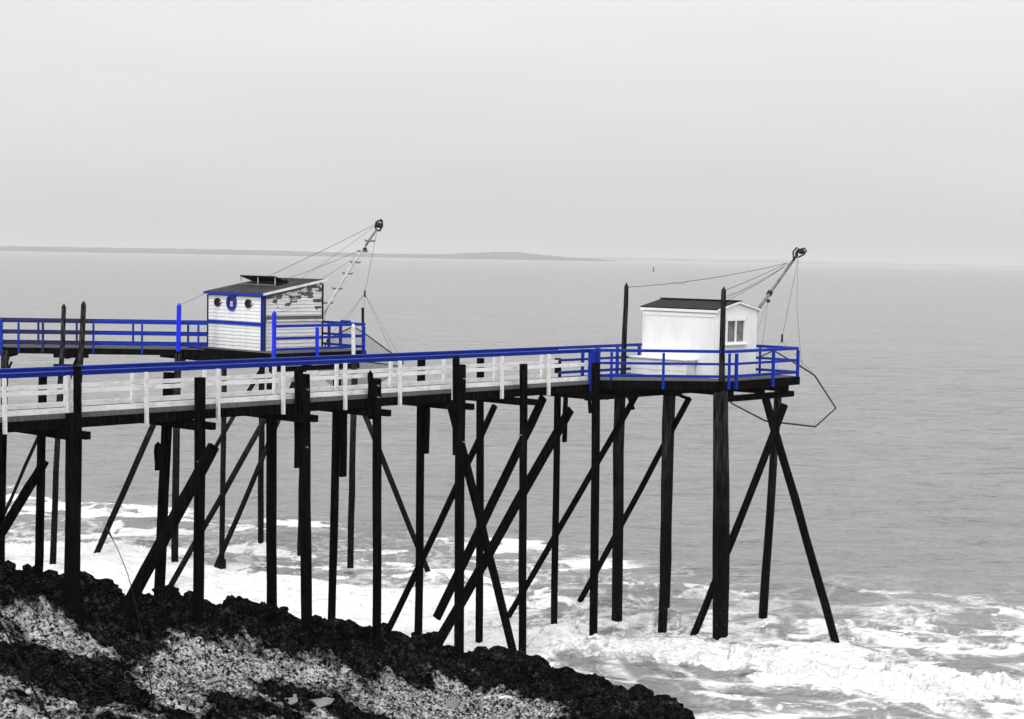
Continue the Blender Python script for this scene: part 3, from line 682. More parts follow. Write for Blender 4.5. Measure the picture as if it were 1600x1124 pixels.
# ================================================================== RIGHT BOOM AND NET
bf = M(sC - .75, .2, DECK)
top = on_y(1238, 409, 57.2)
bm1 = thing('net_boom', bf, 'plain slanting pipe boom with open pulley head beside the plain white cabin', 'boom')
mid_ = bf.lerp(top, .5)
bs = on_y(1181, 489, 55.6)
tube('mast', [bf, bs, top], [.07, .06, .05], 'dull_pipe', bm1, 8)
tube('foot_post', [bf, bf + Vector((0, 0, .7))], .08, 'dull_pipe', bm1, 8)
def loop(name, pts, Y, r, mat, parent, tilt=0): tube(name, [on_y(x, y, Y + tilt * i) for i, (x, y) in enumerate(pts)], r, mat, parent, 6, True)
loop('pulley_bracket', [(1240, 403), (1239, 394), (1245, 387), (1248, 389), (1243, 396), (1244, 402)], 57.2, .03, 'black_iron', bm1)
loop('pulley_bracket', [(1243, 403), (1249, 390), (1257, 388), (1260, 392), (1256, 398), (1248, 402)], 57.35, .03, 'black_iron', bm1)
tube('pulley_wheel', [on_y(1252, 393, 57.1), on_y(1253, 393, 57.5)], .1, 'black_iron', bm1, 12)
tube('collar', [on_y(1201, 461, 56.2), on_y(1204, 456, 56.25)], .1, 'black_iron', bm1, 8)
tube('boom_tip', [on_y(1238, 409, 57.2), on_y(1246, 398, 57.25)], .045, 'black_iron', bm1, 8)
tube('winch_block', [on_y(1200, 468, 56.1), on_y(1201, 473, 56.1)], .06, 'black_iron', bm1, 8)
pole1 = on_y(982, 449, on_z(966.5, 974, 0).y); pole2 = on_y(1135, 453, on_z(1126, 1000, 0).y)
tie = on_y(1230, 411, 57.1)
tube('stay_cable', sag(pole1, tie, .12), .010, 'cable_wire', bm1, 5)
tube('stay_cable', [on_y(1051, 441, 54.1), on_y(1060, 444, 54.2), on_y(1068, 444, 54.4), on_y(1079, 436, 54.9)], .007, 'cable_wire', bm1, 5)
tube('stay_cable', sag(pole2, tie, .03), .010, 'cable_wire', bm1, 5)
tube('stay_cable', sag(on_y(1136, 462, 51.5), on_y(1226, 415, 57), .12), .007, 'cable_wire', bm1, 5)
tube('stay_cable', sag(HM(W1 / 2, .4, RZ + .06), on_y(1233, 412, 57), .05), .008, 'cable_wire', bm1, 5)
tube('stay_cable', sag(HM(W1 / 2 + .4, 1.0, RZ), on_y(1236, 411, 57), .02), .006, 'cable_wire', bm1, 5)
tube('hoist_rope', [on_y(1200, 470, 56.1), on_y(1191, 539, 55.0)], .007, 'cable_wire', bm1, 5)
tube('hoist_rope', [on_y(1196, 478, 56), on_y(1183, 520, 54.8)], .006, 'cable_wire', bm1, 5)
# lift net hoop
HP = [(1209, 548, 55.7), (1253, 574, 55.7), (1273, 587, 55.6), (1306, 638, 54.9), (1274, 667, 54.4), (1196, 658, 54.3), (1142, 630, 54.5), (1150, 575, 55.3)]
hp = [on_y(*p) for p in HP]
ln = thing('lift_net', sum(hp, Vector()) / len(hp), 'bent iron hoop of a lift net hanging bare beyond the right hand platform', 'net')
tube('hoop', hp, .028, 'black_iron', ln, 6, True)
kn = on_y(1222, 528, 55.6)
tube('hanging_rope', [on_y(1246, 404, 57.3), on_y(1244, 420, 57.1), kn], .007, 'cable_wire', ln, 5)
tube('hanging_rope', [on_y(1247, 404, 57.3), on_y(1245, 480, 56.4), hp[1]], .006, 'cable_wire', ln, 5)
tube('rope_knot', [kn + Vector((0, 0, .12)), kn - Vector((0, 0, .15))], .035, 'black_iron', ln, 6)
for i in (0, 2, 5): tube('hanging_rope', [kn - Vector((0, 0, .1)), hp[i]], .005, 'cable_wire', ln, 4)
tube('rope_end', [hp[4], hp[4] + Vector((-.03, 0, .35))], .008, 'rope_fibre', ln, 4)

# ================================================================== SECOND PIER (behind)
D2 = 7.93; R2 = 8.98
w0 = on_z(0, 499, 8.92); w1 = on_z(325, 503.6, 8.92)
U2 = w1 - w0; U2.z = 0; U2.normalize(); N2 = Vector((-U2.y, U2.x, 0)); WD = 7.88; WR = 8.92
def M2(s, l, z): return Vector((w0.x, w0.y, 0)) + U2 * s + N2 * l + Vector((0, 0, z))
def p2(px, py, l=0): return on_plane(px, py, M2(0, l, 0), N2)
def s2(p): return (p - M2(0, 0, 0)).dot(U2)
L2 = (w1 - w0).length; WID2 = 1.3
fb2 = thing('footbridge', M2(2, WID2 / 2, 0), 'farther footbridge with three navy and blue rails leading to the peeling cabin', 'footbridge')
cut2 = [-14, -9.5, -4.6, s2(p2(2, 520)), s2(p2(146, 520)), L2]
for k, (a, b) in enumerate(zip(cut2[:-1], cut2[1:])):
    dark = k < len(cut2) - 2; mt = 'navy_paint' if dark else 'blue_paint'; g = .005
    for l in (0, WID2):
        bar('top_rail', M2(a + g, l, WR - .05), M2(b - g, l, WR - .05), .09, .12, mt, fb2)
        bar('middle_rail', M2(a + g, l, WD + .55), M2(b - g, l, WD + .55), .035, .10, mt, fb2)
        bar('bottom_rail', M2(a + g, l, WD + .15), M2(b - g, l, WD + .15), .035, .10, mt, fb2)
        bar('side_beam', M2(a + g, l, WD - .13), M2(b - g, l, WD - .13), .12, .22, 'tarred_wood', fb2)
pm2 = None; s_ = -14
while s_ < L2 + .8:
    if pm2 is None:
        V, Fc = box_vf(-N2 * (WID2 / 2 + .1), N2 * (WID2 / 2 + .1), .18, .035); pm2 = mesh('deck_plank', V, Fc); pm2.materials.append(MATS['deck_wood'])
    o = link('deck_plank', pm2, fb2); o.location = M2(s_ + .1, WID2 / 2, WD) - fb2.location; s_ += .2
for px, w, mt, lo in ((29, .085, 'blue_paint', -.2), (67, .14, 'navy_paint', -.2), (146, .07, 'blue_paint', -.2), (222, .075, 'blue_paint', -.2), (310, .08, 'blue_paint', 0)):
    p = p2(px, 520, -.09); s_ = s2(p); bar('railing_post', M2(s_, -.09, WR - .115), M2(s_, -.09, WD + lo), w, .07, mt, fb2, U2)
for px, w, mt in ((208, .08, 'blue_paint'), (294, .14, 'navy_paint'), (60, .08, 'navy_paint'), (120, .07, 'navy_paint')):
    p = p2(px, 520, WID2 + .07); s_ = s2(p); bar('railing_post', M2(s_, WID2 + .07, WR - .115), M2(s_, WID2 + .07, WD), w, .07, mt, fb2, U2)
bar('railing_post', p2(2, 499, -.12), p2(2, 556, -.12), .17, .1, 'blue_paint', fb2, U2)
YW = w0.y
pile(fb2, 100, 474, 81.5, 882, .15, 'weathered_pile', .14, taper=.5, topY=YW - .25, face=U2)
pile(fb2, 131, 470, 112, 884, .17, 'weathered_pile', .14, taper=.5, topY=YW - .32, face=U2)
pile(fb2, 8, 548, 3, 882, .25, 'weathered_pile', 0, topY=YW - .3, face=U2)
pile(fb2, 278.5, 552, 274.5, 880, .24, 'weathered_pile', 0, topY=YW - .3, face=U2)
timber('post', p2(280, 473, -.3), p2(279, 549, -.3), .165, .165, 'bright_blue_paint', fb2, U2, seg=3, point=.12)
for a, b, y in ((84, 138, 556), (84, 122, 572), (2, 14, 560), (271, 330, 556)):
    pa = p2(a, y, -.12); pb = p2(b, y + .6, -.12); bar('cross_beam', pa, pb, .16, .14, 'tarred_wood', fb2)
for px in (107, 10, 285):
    s_ = s2(p2(px, 556, 0)); bar('cross_beam', M2(s_, -.35, WD - .33), M2(s_, WID2 + .35, WD - .33), .15, .15, 'tarred_wood', fb2)
timber('brace', p2(127, 545, -.3), p2(88, 640, -.3), .13, .1, 'tarred_wood', fb2, U2, seg=4)
wbrace(fb2, 291, 550, 151, 861, .20, 2.0, 'weathered_pile', face=U2)
wbrace(fb2, 62, 678, -10, 840, .15, -2.0, 'weathered_pile', face=U2)
wbrace(fb2, 18, 566, -40, 700, .15, -1.5, 'tarred_wood', face=U2)

# platform 2
B2 = on_z(429, 508, R2); C2 = on_z(570, 505, R2)
V2 = C2 - B2; V2.z = 0; EL = V2.length; V2.normalize(); Q2 = Vector((-V2.y, V2.x, 0))
def G(s, l, z): return Vector((B2.x, B2.y, 0)) + V2 * s + Q2 * l + Vector((0, 0, z))
K2 = on_z(411.5, 549, D2); E2 = on_z(325, 543, D2)
ks, kl = (K2 - G(0, 0, 0)).dot(V2), (K2 - G(0, 0, 0)).dot(Q2)
HW = (on_plane(325.5, 500, K2, V2) - K2).dot(Q2); HL = 3.0
FW = kl + HW + .25
pl2 = thing('fishing_platform', G(EL / 2, FW / 2, 0), 'dark pile platform with bright blue rails under the peeling white cabin', 'platform')
s_ = .1
while s_ < EL: 
    V, Fc = box_vf(G(s_, -.02, D2 - .02), G(s_, FW, D2 - .02), .18, .04); put('deck_plank', V, Fc, 'deck_wood', pl2); s_ += .2
for a, b in (((0, 0), (EL, 0)), ((EL, 0), (EL, FW)), ((EL, FW), (0, FW)), ((0, FW), (0, 0))):
    pa = G(*a, 0); pb = G(*b, 0); d = (pb - pa).normalized(); out = Vector((d.y, -d.x, 0)); zz = lambda v, h_: Vector((v.x, v.y, h_))
    bar('edge_beam', zz(pa + out * .08 + d * .04, D2 - .14), zz(pb + out * .08 - d * .04, D2 - .14), .1, .28, 'tarred_wood', pl2)
    if a == (0, FW): continue
    if a == (EL, FW): pa = G(EL, FW, 0); pb = G(ks + HL + .1, FW, 0)
    bar('top_rail', zz(pa + d * .02, R2 - .05), zz(pb - d * .02, R2 - .05), .11, .10, 'blue_paint', pl2)
    bar('middle_rail', zz(pa + d * .02, D2 + .55), zz(pb - d * .02, D2 + .55), .04, .09, 'blue_paint', pl2)
    bar('bottom_rail', zz(pa + d * .02, D2 + .15), zz(pb - d * .02, D2 + .15), .04, .09, 'blue_paint', pl2)
def post2(px, w, mat, lo=D2 - .26):
    p = on_plane(px, 530, G(0, -.17, 0), Q2); bar('railing_post', zz(p, R2 - .11), zz(p, lo), w, .07, mat, pl2, V2)
post2(495.5, .13, 'bright_blue_paint'); post2(568, .13, 'blue_paint')
for px in (514, 532):
    p = on_plane(px, 530, G(EL + .08, 0, 0), V2); bar('railing_post', zz(p, R2 - .11), zz(p, D2), .1, .07, 'blue_paint', pl2, Q2)
bar('rail_cap', zz(on_plane(534, 503, G(EL, 0, 0), V2), R2 + .03), zz(on_plane(546, 503, G(EL, 0, 0), V2), R2 + .03), .14, .06, 'blue_paint', pl2)
pa = on_plane(428.5, 485, G(0, -.25, 0), Q2); pb = on_plane(427.5, 562, G(0, -.25, 0), Q2)
timber('corner_post', pa, pb, .17, .15, 'bright_blue_paint', pl2, V2, seg=3, point=.12, jit=.004)
pa = on_plane(552, 505.5, G(0, -.25, 0), Q2); pb = on_plane(552.5, 556, G(0, -.25, 0), Q2)
timber('white_post', pa, pb, .15, .13, 'white_paint', pl2, V2, seg=3, point=.09, jit=.003)
pa = on_y(566.8, 481, C2.y + .25); pb = on_y(566.5, 548, C2.y + .25)
timber('post', pa, pb, .11, .1, 'weathered_pile', pl2, V2, seg=4)
for s_ in (.35, 1.7, 3.0, EL - .3): bar('joist', G(s_, .05, D2 - .4), G(s_, FW - .05, D2 - .4), .16, .2, 'tarred_wood', pl2)
for l_ in (.3, FW - .4): bar('joist', G(.05, l_, D2 - .6), G(EL - .05, l_, D2 - .6), .16, .18, 'tarred_wood', pl2)
bar('joist', G(-.25, -.1, D2 - .37), G(-.25, FW + 1.6, D2 - .37), .14, .22, 'tarred_wood', pl2)
pile(pl2, 428, 560, 425, 890, .25, topY=B2.y + .1, face=V2)
pile(pl2, 350, 566, 345.5, 888, .21, topY=B2.y + 2.4, face=V2)
pile(pl2, 409.5, 572, 406.5, 857, .24, topY=65.0, face=V2)
pile(pl2, 475.5, 568, 468, 868, .20, topY=C2.y, face=V2)
pile(pl2, 553, 552, 549.5, 881, .25, topY=C2.y - .4, face=V2)
fo = on_z(345.5, 888, 0); timber('pile_footing', fo + Vector((0, 0, .33)), fo - Vector((0, 0, 1.2)), .36, .36, 'weathered_pile', pl2, V2, seg=4)
wbrace(pl2, 419, 560, 228, 885, .17, 2.5, 'weathered_pile', face=V2)
wbrace(pl2, 436, 615, 268, 912, .21, 2.5, 'weathered_pile', face=V2)
wbrace(pl2, 466, 582, 334, 890, .20, 2.5, 'weathered_pile', face=V2)
wbrace(pl2, 558, 620, 671, 900, .21, 2.5, 'weathered_pile', face=V2)

# ------------------------------------------------------------------ PEELING CABIN
def HK(s, l, z): return G(ks + s, kl + l, z)
z0 = D2 + .003; ZF = 9.98; 
pr = on_plane(504, 440, HK(0, 0, 0), Q2); HL = (pr - HK(0, 0, 0)).dot(V2); ZR = pr.z
pf = on_plane(413, 461, HK(0, 0, 0), Q2); ZF = pf.z
hut2 = thing('fishing_cabin', HK(HL / 2, HW / 2, D2), 'peeling white clapboard cabin with blue band, portholes and sloping roof', 'cabin')
zt = lambda s: ZF + (ZR - ZF) * s / HL
front = slab('front_wall', [HK(0, 0, z0), HK(0, HW, z0), HK(0, HW, ZF), HK(0, 0, ZF)], -V2, .06, 'grey_wood', hut2)
side = slab('side_wall', [HK(.062, 0, z0), HK(HL - .062, 0, z0), HK(HL - .062, 0, zt(HL - .062)), HK(.062, 0, zt(.062))], -Q2, .06, 'grey_wood', hut2)
slab('side_wall', [HK(.062, HW, z0), HK(HL - .062, HW, z0), HK(HL - .062, HW, zt(HL - .062)), HK(.062, HW, zt(.062))], Q2, .06, 'white_board', hut2)
slab('rear_wall', [HK(HL, 0, z0), HK(HL, HW, z0), HK(HL, HW, ZR), HK(HL, 0, ZR)], V2, .06, 'white_board', hut2)
nb = 15; bh_ = (ZF - .09 - z0) / nb
band_z = on_plane(370, 505, HK(-.03, 0, 0), V2).z
for i in range(nb):
    a = z0 + i * bh_; b = a + bh_ - .009
    # each lapped board leans out at its lower edge
    V = [HK(-.034, .06, a), HK(-.034, HW - .03, a), HK(-.016, HW - .03, b), HK(-.016, .06, b), HK(-.004, .06, a), HK(-.004, HW - .03, a), HK(-.004, HW - .03, b), HK(-.004, .06, b)]
    put('siding_board', V, [(0, 3, 2, 1), (4, 5, 6, 7), (0, 1, 5, 4), (1, 2, 6, 5), (2, 3, 7, 6), (3, 0, 4, 7)], 'white_paint', front)
i = 0
while True:
    a = z0 + i * bh_; b = a + bh_ - .009
    if a > ZR - .1: break
    # top edge follows the roof slope
    sa = .04 if a < ZF - .1 else min(HL - .3, .04 + (a - ZF + .12) / (ZR - ZF) * HL)
    sb = .04 if b < ZF - .06 else min(HL - .25, .04 + (b - ZF + .06) / (ZR - ZF) * HL)
    s1 = HL - .05
    V = [HK(sa, -.034, a), HK(s1, -.034, a), HK(s1, -.016, min(b, ZR - .03)), HK(sb, -.016, min(b, ZR - .03)), HK(sa, -.004, a), HK(s1, -.004, a), HK(s1, -.004, min(b, ZR - .03)), HK(sb, -.004, min(b, ZR - .03))]
    o = put('siding_board', V, [(0, 1, 2, 3), (4, 7, 6, 5), (0, 4, 5, 1), (1, 5, 6, 2), (2, 6, 7, 3), (3, 7, 4, 0)], 'peeling_white_paint', side)
    # keep the object's origin on the cabin floor line so the paint wear runs on from board to board
    c = o.location.copy(); tgt = HK(0, 0, D2) - wpos(side); o.data.transform(Matrix.Translation(c - tgt)); o.location = tgt
    i += 1
bar('band_board', HK(-.05, -.01, band_z), HK(-.05, HW, band_z), .03, .13, 'blue_paint', front)
bar('fascia_board', HK(-.14, -.12, ZF - .01), HK(-.14, HW + .12, ZF + .0), .03, .095, 'blue_paint', hut2)
bar('corner_board', HK(-.045, .03, ZF - .04), HK(-.045, .03, z0), .12, .03, 'blue_paint', hut2, Q2)
bar('corner_board', HK(.02, -.048, ZF - .03), HK(.02, -.048, z0), .10, .03, 'navy_paint', hut2, V2)
bar('corner_board', HK(-.045, HW - .02, ZF - .07), HK(-.045, HW - .02, z0), .05, .03, 'tarred_wood', hut2, Q2)
bar('corner_board', HK(HL - .02, -.05, ZR - .08), HK(HL - .02, -.05, z0), .06, .03, 'tarred_wood', hut2, V2)
bar('side_strip', HK(.1, -.05, D2 + 1.24), HK(HL - .06, -.05, D2 + 1.24), .03, .12, 'grey_wood', side)
bar('side_strip', HK(.1, -.062, D2 + 1.13), HK(HL - .06, -.062, D2 + 1.13), .05, .06, 'white_paint', side)
ro = .12
rt = lambda s: zt(s) + .03
slab('roof', [HK(-ro, -ro, rt(-ro) + .04), HK(HL + ro, -ro, rt(HL + ro) + .04), HK(HL + ro, HW + ro, rt(HL + ro) + .04), HK(-ro, HW + ro, rt(-ro) + .04)], Vector((0, 0, 1)), .05, 'roof_felt', hut2)
bar('barge_board', HK(-ro, -ro - .015, rt(-ro) + .005), HK(HL + ro, -ro - .015, rt(HL + ro) + .005), .025, .09, 'white_paint', hut2)
bar('barge_board', HK(HL + ro + .015, -ro, rt(HL + ro) + .005), HK(HL + ro + .015, HW + ro, rt(HL + ro) + .005), .025, .08, 'white_paint', hut2)
# portholes
def disc(name, c, ru, rz, mat, parent, th, n=28, inner=0):
    V = []; Fc = []
    for k in range(n):
        an = 2 * math.pi * k / n; o_ = Q2 * (math.cos(an) * ru) + Vector((0, 0, math.sin(an) * rz))
        V += [c + o_, c + o_ - V2 * th]
        if inner: V += [c + o_ * inner, c + o_ * inner - V2 * th]
    m = 4 if inner else 2
    for k in range(n):
        a = k * m; b = ((k + 1) % n) * m
        Fc.append((a, b, b + 1, a + 1))
        if inner: Fc += [(a + 1, b + 1, b + 3, a + 3), (a + 3, b + 3, b + 2, a + 2), (a, a + 2, b + 2, b)]
    if not inner: Fc += [tuple(k * m for k in reversed(range(n))), tuple(k * m + 1 for k in range(n))]
    o = put(name, V, Fc, mat, parent)
    bm = bmesh.new(); bm.from_mesh(o.data); bmesh.ops.recalc_face_normals(bm, faces=bm.faces); bm.to_mesh(o.data); bm.free(); return o
for px, py in ((340.5, 472.3), (388.5, 474.8)):
    c = on_plane(px, py, HK(-.03, 0, 0), V2); ph = disc('porthole', c, .155, .135, 'porthole_dark', hut2, .02)
    disc('porthole_rim', c, .19, .165, 'black_iron', ph, .05, inner=.8)
    tube('hinge', [c - Q2 * .2 - V2 * .03, c - Q2 * .27 - V2 * .03], .04, 'galvanised_pipe', ph, 6)
c = on_plane(362.5, 472.8, HK(-.03, 0, 0), V2)
ov_ = disc('oval_window', c, .26, .29, 'navy_paint', hut2, .022)
disc('oval_frame', c, .30, .315, 'blue_paint', ov_, .06, inner=.70)
cw = c - V2 * .028
put('curtain', [cw + Q2 * a + Vector((0, 0, b)) - V2 * d for d in (0, .006) for a, b in ((-.10, -.16), (.08, -.16), (.08, .05), (-.10, .05))], [(0, 1, 2, 3), (7, 6, 5, 4), (0, 4, 5, 1), (1, 5, 6, 2), (2, 6, 7, 3), (3, 7, 4, 0)], 'curtain', ov_)
# raised roof hatch
Zr = lambda s: rt(s) + .045
rp0 = HK(0, 0, Zr(0)); rn = (HK(HL, 0, Zr(HL)) - rp0).cross(Q2).normalized()
fa_, fb_, fc_ = (on_plane(x, y, rp0, rn) - HK(0, 0, 0) for x, y in ((382, 443.5), (422, 449), (467, 443)))
ha, hb, hs0, hs1 = fb_.dot(Q2), fa_.dot(Q2), (fa_.dot(V2) + fb_.dot(V2)) / 2, fc_.dot(V2)
hat = slab('roof_hatch', [HK(hs0, ha, Zr(hs0) + .38), HK(hs1, ha, Zr(hs1) + .045), HK(hs1, hb, Zr(hs1) + .045), HK(hs0, hb, Zr(hs0) + .38)], Vector((0, 0, 1)), .04, 'black_roof', hut2)
for s_, l_, hh in ((hs0 + .04, ha + .04, .34), (hs0 + .04, hb - .04, .34), (hs0 + .04, (ha + hb) / 2, .34)):
    bar('prop', HK(s_, l_, Zr(s_)), HK(s_, l_, Zr(s_) + hh), .04, .04, 'galvanised_pipe', hat)
bar('hatch_kerb', HK(hs0 + .05, ha + .02, Zr(hs0) + .035), HK(hs0 + .05, hb - .02, Zr(hs0) + .035), .06, .06, 'grey_wood', hat)
slab('hatch_side', [HK(hs0 + .55, ha + .03, Zr(hs0 + .55)), HK(hs1, ha + .03, Zr(hs1) + .005), HK(hs0 + .55, ha + .03, Zr(hs0 + .55) + .235)], -Q2, .02, 'black_roof', hat)
slab('hatch_opening', [HK(hs0 + .3, ha + .1, Zr(hs0 + .3) + .012), HK(hs1 - .1, ha + .1, Zr(hs1 - .1) + .012), HK(hs1 - .1, hb - .1, Zr(hs1 - .1) + .012), HK(hs0 + .3, hb - .1, Zr(hs0 + .3) + .012)], Vector((0, 0, 1)), .01, 'black_roof', hat)

# ------------------------------------------------------------------ LEFT BOOM AND NET
YB, YT = 65.2, 68.5
def by_at(py): return YB + (YT - YB) * (500 - py) / 150.0
def bp(px, py): return on_y(px, py, by_at(py))
f0 = bp(497, 508); foot = Vector((f0.x - .45, f0.y - .3, D2))
bm2 = thing('net_boom', foot, 'white pipe boom with ladder rungs and open pulley head beside the peeling cabin', 'boom')
tube('mast', [foot, bp(505, 490), bp(548, 418), bp(589, 358)], [.07, .06, .055, .035], 'galvanised_pipe', bm2, 8)
for px, py in ((578, 376.5), (567, 393), (555, 410), (543, 427.5), (527, 451), (512, 473.5)):
    tube('rung', [bp(px - 8, py - 1.5), bp(px - 6.5, py), bp(px + 6.5, py + .4), bp(px + 8, py - 1)], .036, 'dull_pipe', bm2, 6)
tube('boom_tip', [bp(570, 386), bp(589, 358)], [.05, .045], 'dull_pipe', bm2, 8)
loop('pulley_bracket', [(588, 360), (586.5, 354), (588, 347), (592, 345), (597, 346), (597.5, 353), (593, 361)], YT, .045, 'black_iron', bm2)
tube('pulley_wheel', [on_y(591.5, 352, YT - .12), on_y(592, 352, YT + .12)], .12, 'black_iron', bm2, 12)
tube('pulley_block', [on_y(594, 346, YT), on_y(597, 343.5, YT)], .07, 'black_iron', bm2, 8)
tube('pulley_block', [bp(569, 389), bp(571, 391)], .09, 'black_iron', bm2, 8)
roofp = lambda px, py: on_plane(px, py, HK(0, HW * .7, 0), Q2)
tube('stay_cable', sag(HK(HL * .75, HW * .9, Zr(HL * .75)), bp(586, 351), .03), .010, 'cable_wire', bm2, 5)
tube('stay_cable', sag(HK(HL * .85, HW * .55, Zr(HL * .85)), bp(569, 389), .03), .009, 'cable_wire', bm2, 5)
tube('stay_cable', sag(HK(HL * .95, HW * .35, Zr(HL * .95)), bp(588, 352), .03), .007, 'cable_wire', bm2, 5)
tube('stay_cable', sag(HK(HL, 0.1, Zr(HL)), bp(566, 394), .03), .007, 'cable_wire', bm2, 5)
tube('stay_cable', sag(p2(281, 476, -.3), HK(-.1, HW, ZF + .02), .04), .009, 'cable_wire', bm2, 5)
tube('stay_cable', sag(on_plane(430, 488, G(0, -.25, 0), Q2), HK(HL * .6, -.05, 9.55), .02), .009, 'cable_wire', bm2, 5)
tube('hoist_rope', sag(bp(512, 478), HK(HL + .02, -.02, 9.0), .05), .012, 'cable_wire', bm2, 5)
kn2 = on_y(570, 459, 66.5)
rim = [on_y(x, y, d) for x, y, d in ((552, 510, 66.6), (571, 522, 66.4), (613, 553, 65.6), (629, 563, 65.2), (630, 568, 65.0), (625, 573, 64.9), (600, 569, 64.8), (565, 565, 64.9), (515, 566, 65.2), (500, 561, 65.5), (512, 530, 66.2))]
ln2 = thing('lift_net', sum(rim, Vector()) / len(rim), 'iron hoop with sagging grey net bag hanging beyond the peeling cabin', 'net')
tube('hoop', rim, .028, 'black_iron', ln2, 6, True)
tube('hanging_rope', [on_y(590, 358, YT), on_y(586, 376, 68.2), kn2], .008, 'cable_wire', ln2, 5)
tube('rope_knot', [kn2 + Vector((0, 0, .12)), kn2 - Vector((0, 0, .14))], .04, 'black_iron', ln2, 6)
for i in (2, 4, 7, 9, 10): tube('hanging_rope', [kn2, rim[i]], .006, 'cable_wire', ln2, 4)
# net bag: rings of the hoop shrinking and sinking
V = []; Fc = []; cen = sum(rim, Vector()) / len(rim); NR = 9; nn = 44
dens_ = []
for k in range(nn):
    f = k / nn * len(rim); i0 = int(f); dens_.append(rim[i0].lerp(rim[(i0 + 1) % len(rim)], f - i0))
low = on_y(553, 603, 65.6)
for j in range(NR):
    q = j / (NR - 1); sh = 1 - q ** 2.2 * .55
    for k, p in enumerate(dens_):
        c_ = cen.lerp(low, q); w_ = p - cen
        V.append(c_ + Vector((w_.x * sh, w_.y * sh, w_.z * (1 - q))) + Vector((0, 0, .05 * math.sin(k * 1.7) * q)))
for j in range(NR - 1):
    for k in range(nn): a = j * nn; Fc.append((a + k, a + (k + 1) % nn, a + nn + (k + 1) % nn, a + nn + k))
Fc.append(tuple((NR - 1) * nn + k for k in range(nn)))
put('net_bag', V, Fc, 'net_mesh', ln2, True)

# ================================================================== ROCKS
def rock_mesh(seed, sub=3):
    bm = bmesh.new(); bmesh.ops.create_icosphere(bm, subdivisions=sub, radius=1.0)
    r = random.Random(seed); off = Vector((r.uniform(0, 50), r.uniform(0, 50), r.uniform(0, 50)))
    from mathutils import noise
    for v in bm.verts:
        d = v.co.normalized(); k = 1 + .38 * noise.noise(d * 1.2 + off) + .26 * noise.noise(d * 2.9 + off) + .14 * noise.noise(d * 6.5 + off)
        c = noise.cell(d * 2.1 + off) * .10
        v.co = d * (k + c); v.co.z *= .72
    me = bpy.data.meshes.new('boulder'); bm.to_mesh(me); bm.free(); me.materials.append(MATS['dark_rock']); return me
RM = [rock_mesh(i) for i in range(7)]
def boulder(x, y, r, seed, label=None, group=None, sink=.35):
    o = link('boulder', RM[seed % 7]); rr = random.Random(seed)
    o.scale = (r * rr.uniform(.85, 1.25), r * rr.uniform(.85, 1.2), r * rr.uniform(.7, 1.05)); o.rotation_euler = (rr.uniform(-.3, .3), rr.uniform(-.3, .3), rr.uniform(0, 6.3))
    o.location = (x, y, shore_at(x, y) + r * (.5 - sink)); tag(o, label, 'rock', group); return o
GL, GG = 'dark pitted rock lump on the crest of the weed covered shore ledge', 'rock lumps along the dark ledge'
cres = [(0, 897), (28, 893), (55, 898), (92, 902), (130, 905), (160, 903), (188, 912), (222, 918), (262, 934), (285, 934), (330, 944), (352, 948), (385, 956), (405, 958), (450, 962), (500, 968), (540, 968), (560, 976), (610, 984), (635, 998), (672, 1010), (700, 1018), (735, 1030), (765, 1042), (800, 1050), (838, 1056), (862, 1062), (900, 1066), (930, 1070), (955, 1084), (975, 1088), (1000, 1090), (1035, 1098), (1060, 1118), (1085, 1120)]
for i, (px, py) in enumerate(cres):
    q = on_shore(px, py + 12) or on_shore(px, py + 30)
    if q: boulder(q[0], q[1], random.uniform(.18, .36) if px < 820 else random.uniform(.24, .42), i, GL, GG, .35 if px < 820 else .2)
# rocks with a place of their own
q = on_y(774, 1034, 47.2); o = boulder(q.x, q.y, .42, 3, 'lone knobbly rock standing proud of the ledge rim beside the crossing brace', None); o.location.z = q.z - .05; o.scale = (.30, .30, .40)
q = on_shore(815, 1062) or (.6, 46.5); boulder(q[0], q[1], .55, 12, 'black boulder heaped against the foot of the crossing brace', None)
# loose rubble
V = []; Fc = []
bmq = bmesh.new(); bmesh.ops.create_icosphere(bmq, subdivisions=1, radius=1.0); iv = np.array([v.co[:] for v in bmq.verts]); ifc = [[v.index for v in f.verts] for f in bmq.faces]; bmq.free()
nS = 9000; yv = 19 + 30 * rng.random(nS) ** .9; xv = (rng.random(nS) * .47 - .34) * (yv + 15)
es = EDGE[3:13]; ei = rng.integers(0, len(es) - 1, 2600); et = rng.random(2600); eo = rng.random(2600) * 1.3      # broken rim of the ledge
ea = np.array(es); ex = ea[ei] * (1 - et[:, None]) + ea[ei + 1] * et[:, None]; en = ea[ei + 1] - ea[ei]; en = np.stack([en[:, 1], -en[:, 0]], 1) / np.linalg.norm(en, axis=1)[:, None]
xv = np.concatenate([xv, ex[:, 0] + en[:, 0] * eo]); yv = np.concatenate([yv, ex[:, 1] + en[:, 1] * eo])
dv = edge_dist(xv, yv); ok = dv > .3; xv, yv, dv = xv[ok], yv[ok], dv[ok]; zv = shore_z(xv, yv); okz = zv > .05; xv, yv, zv, dv = xv[okz], yv[okz], zv[okz], dv[okz]
nS = len(xv); rad = np.where(dv < 1.3, .06 + .17 * rng.random(nS) ** 1.5, .025 + .08 * rng.random(nS) ** 2.2)
pv = cover(xv, yv, dv)
k = len(iv); allv = np.zeros((nS, k, 3)); 
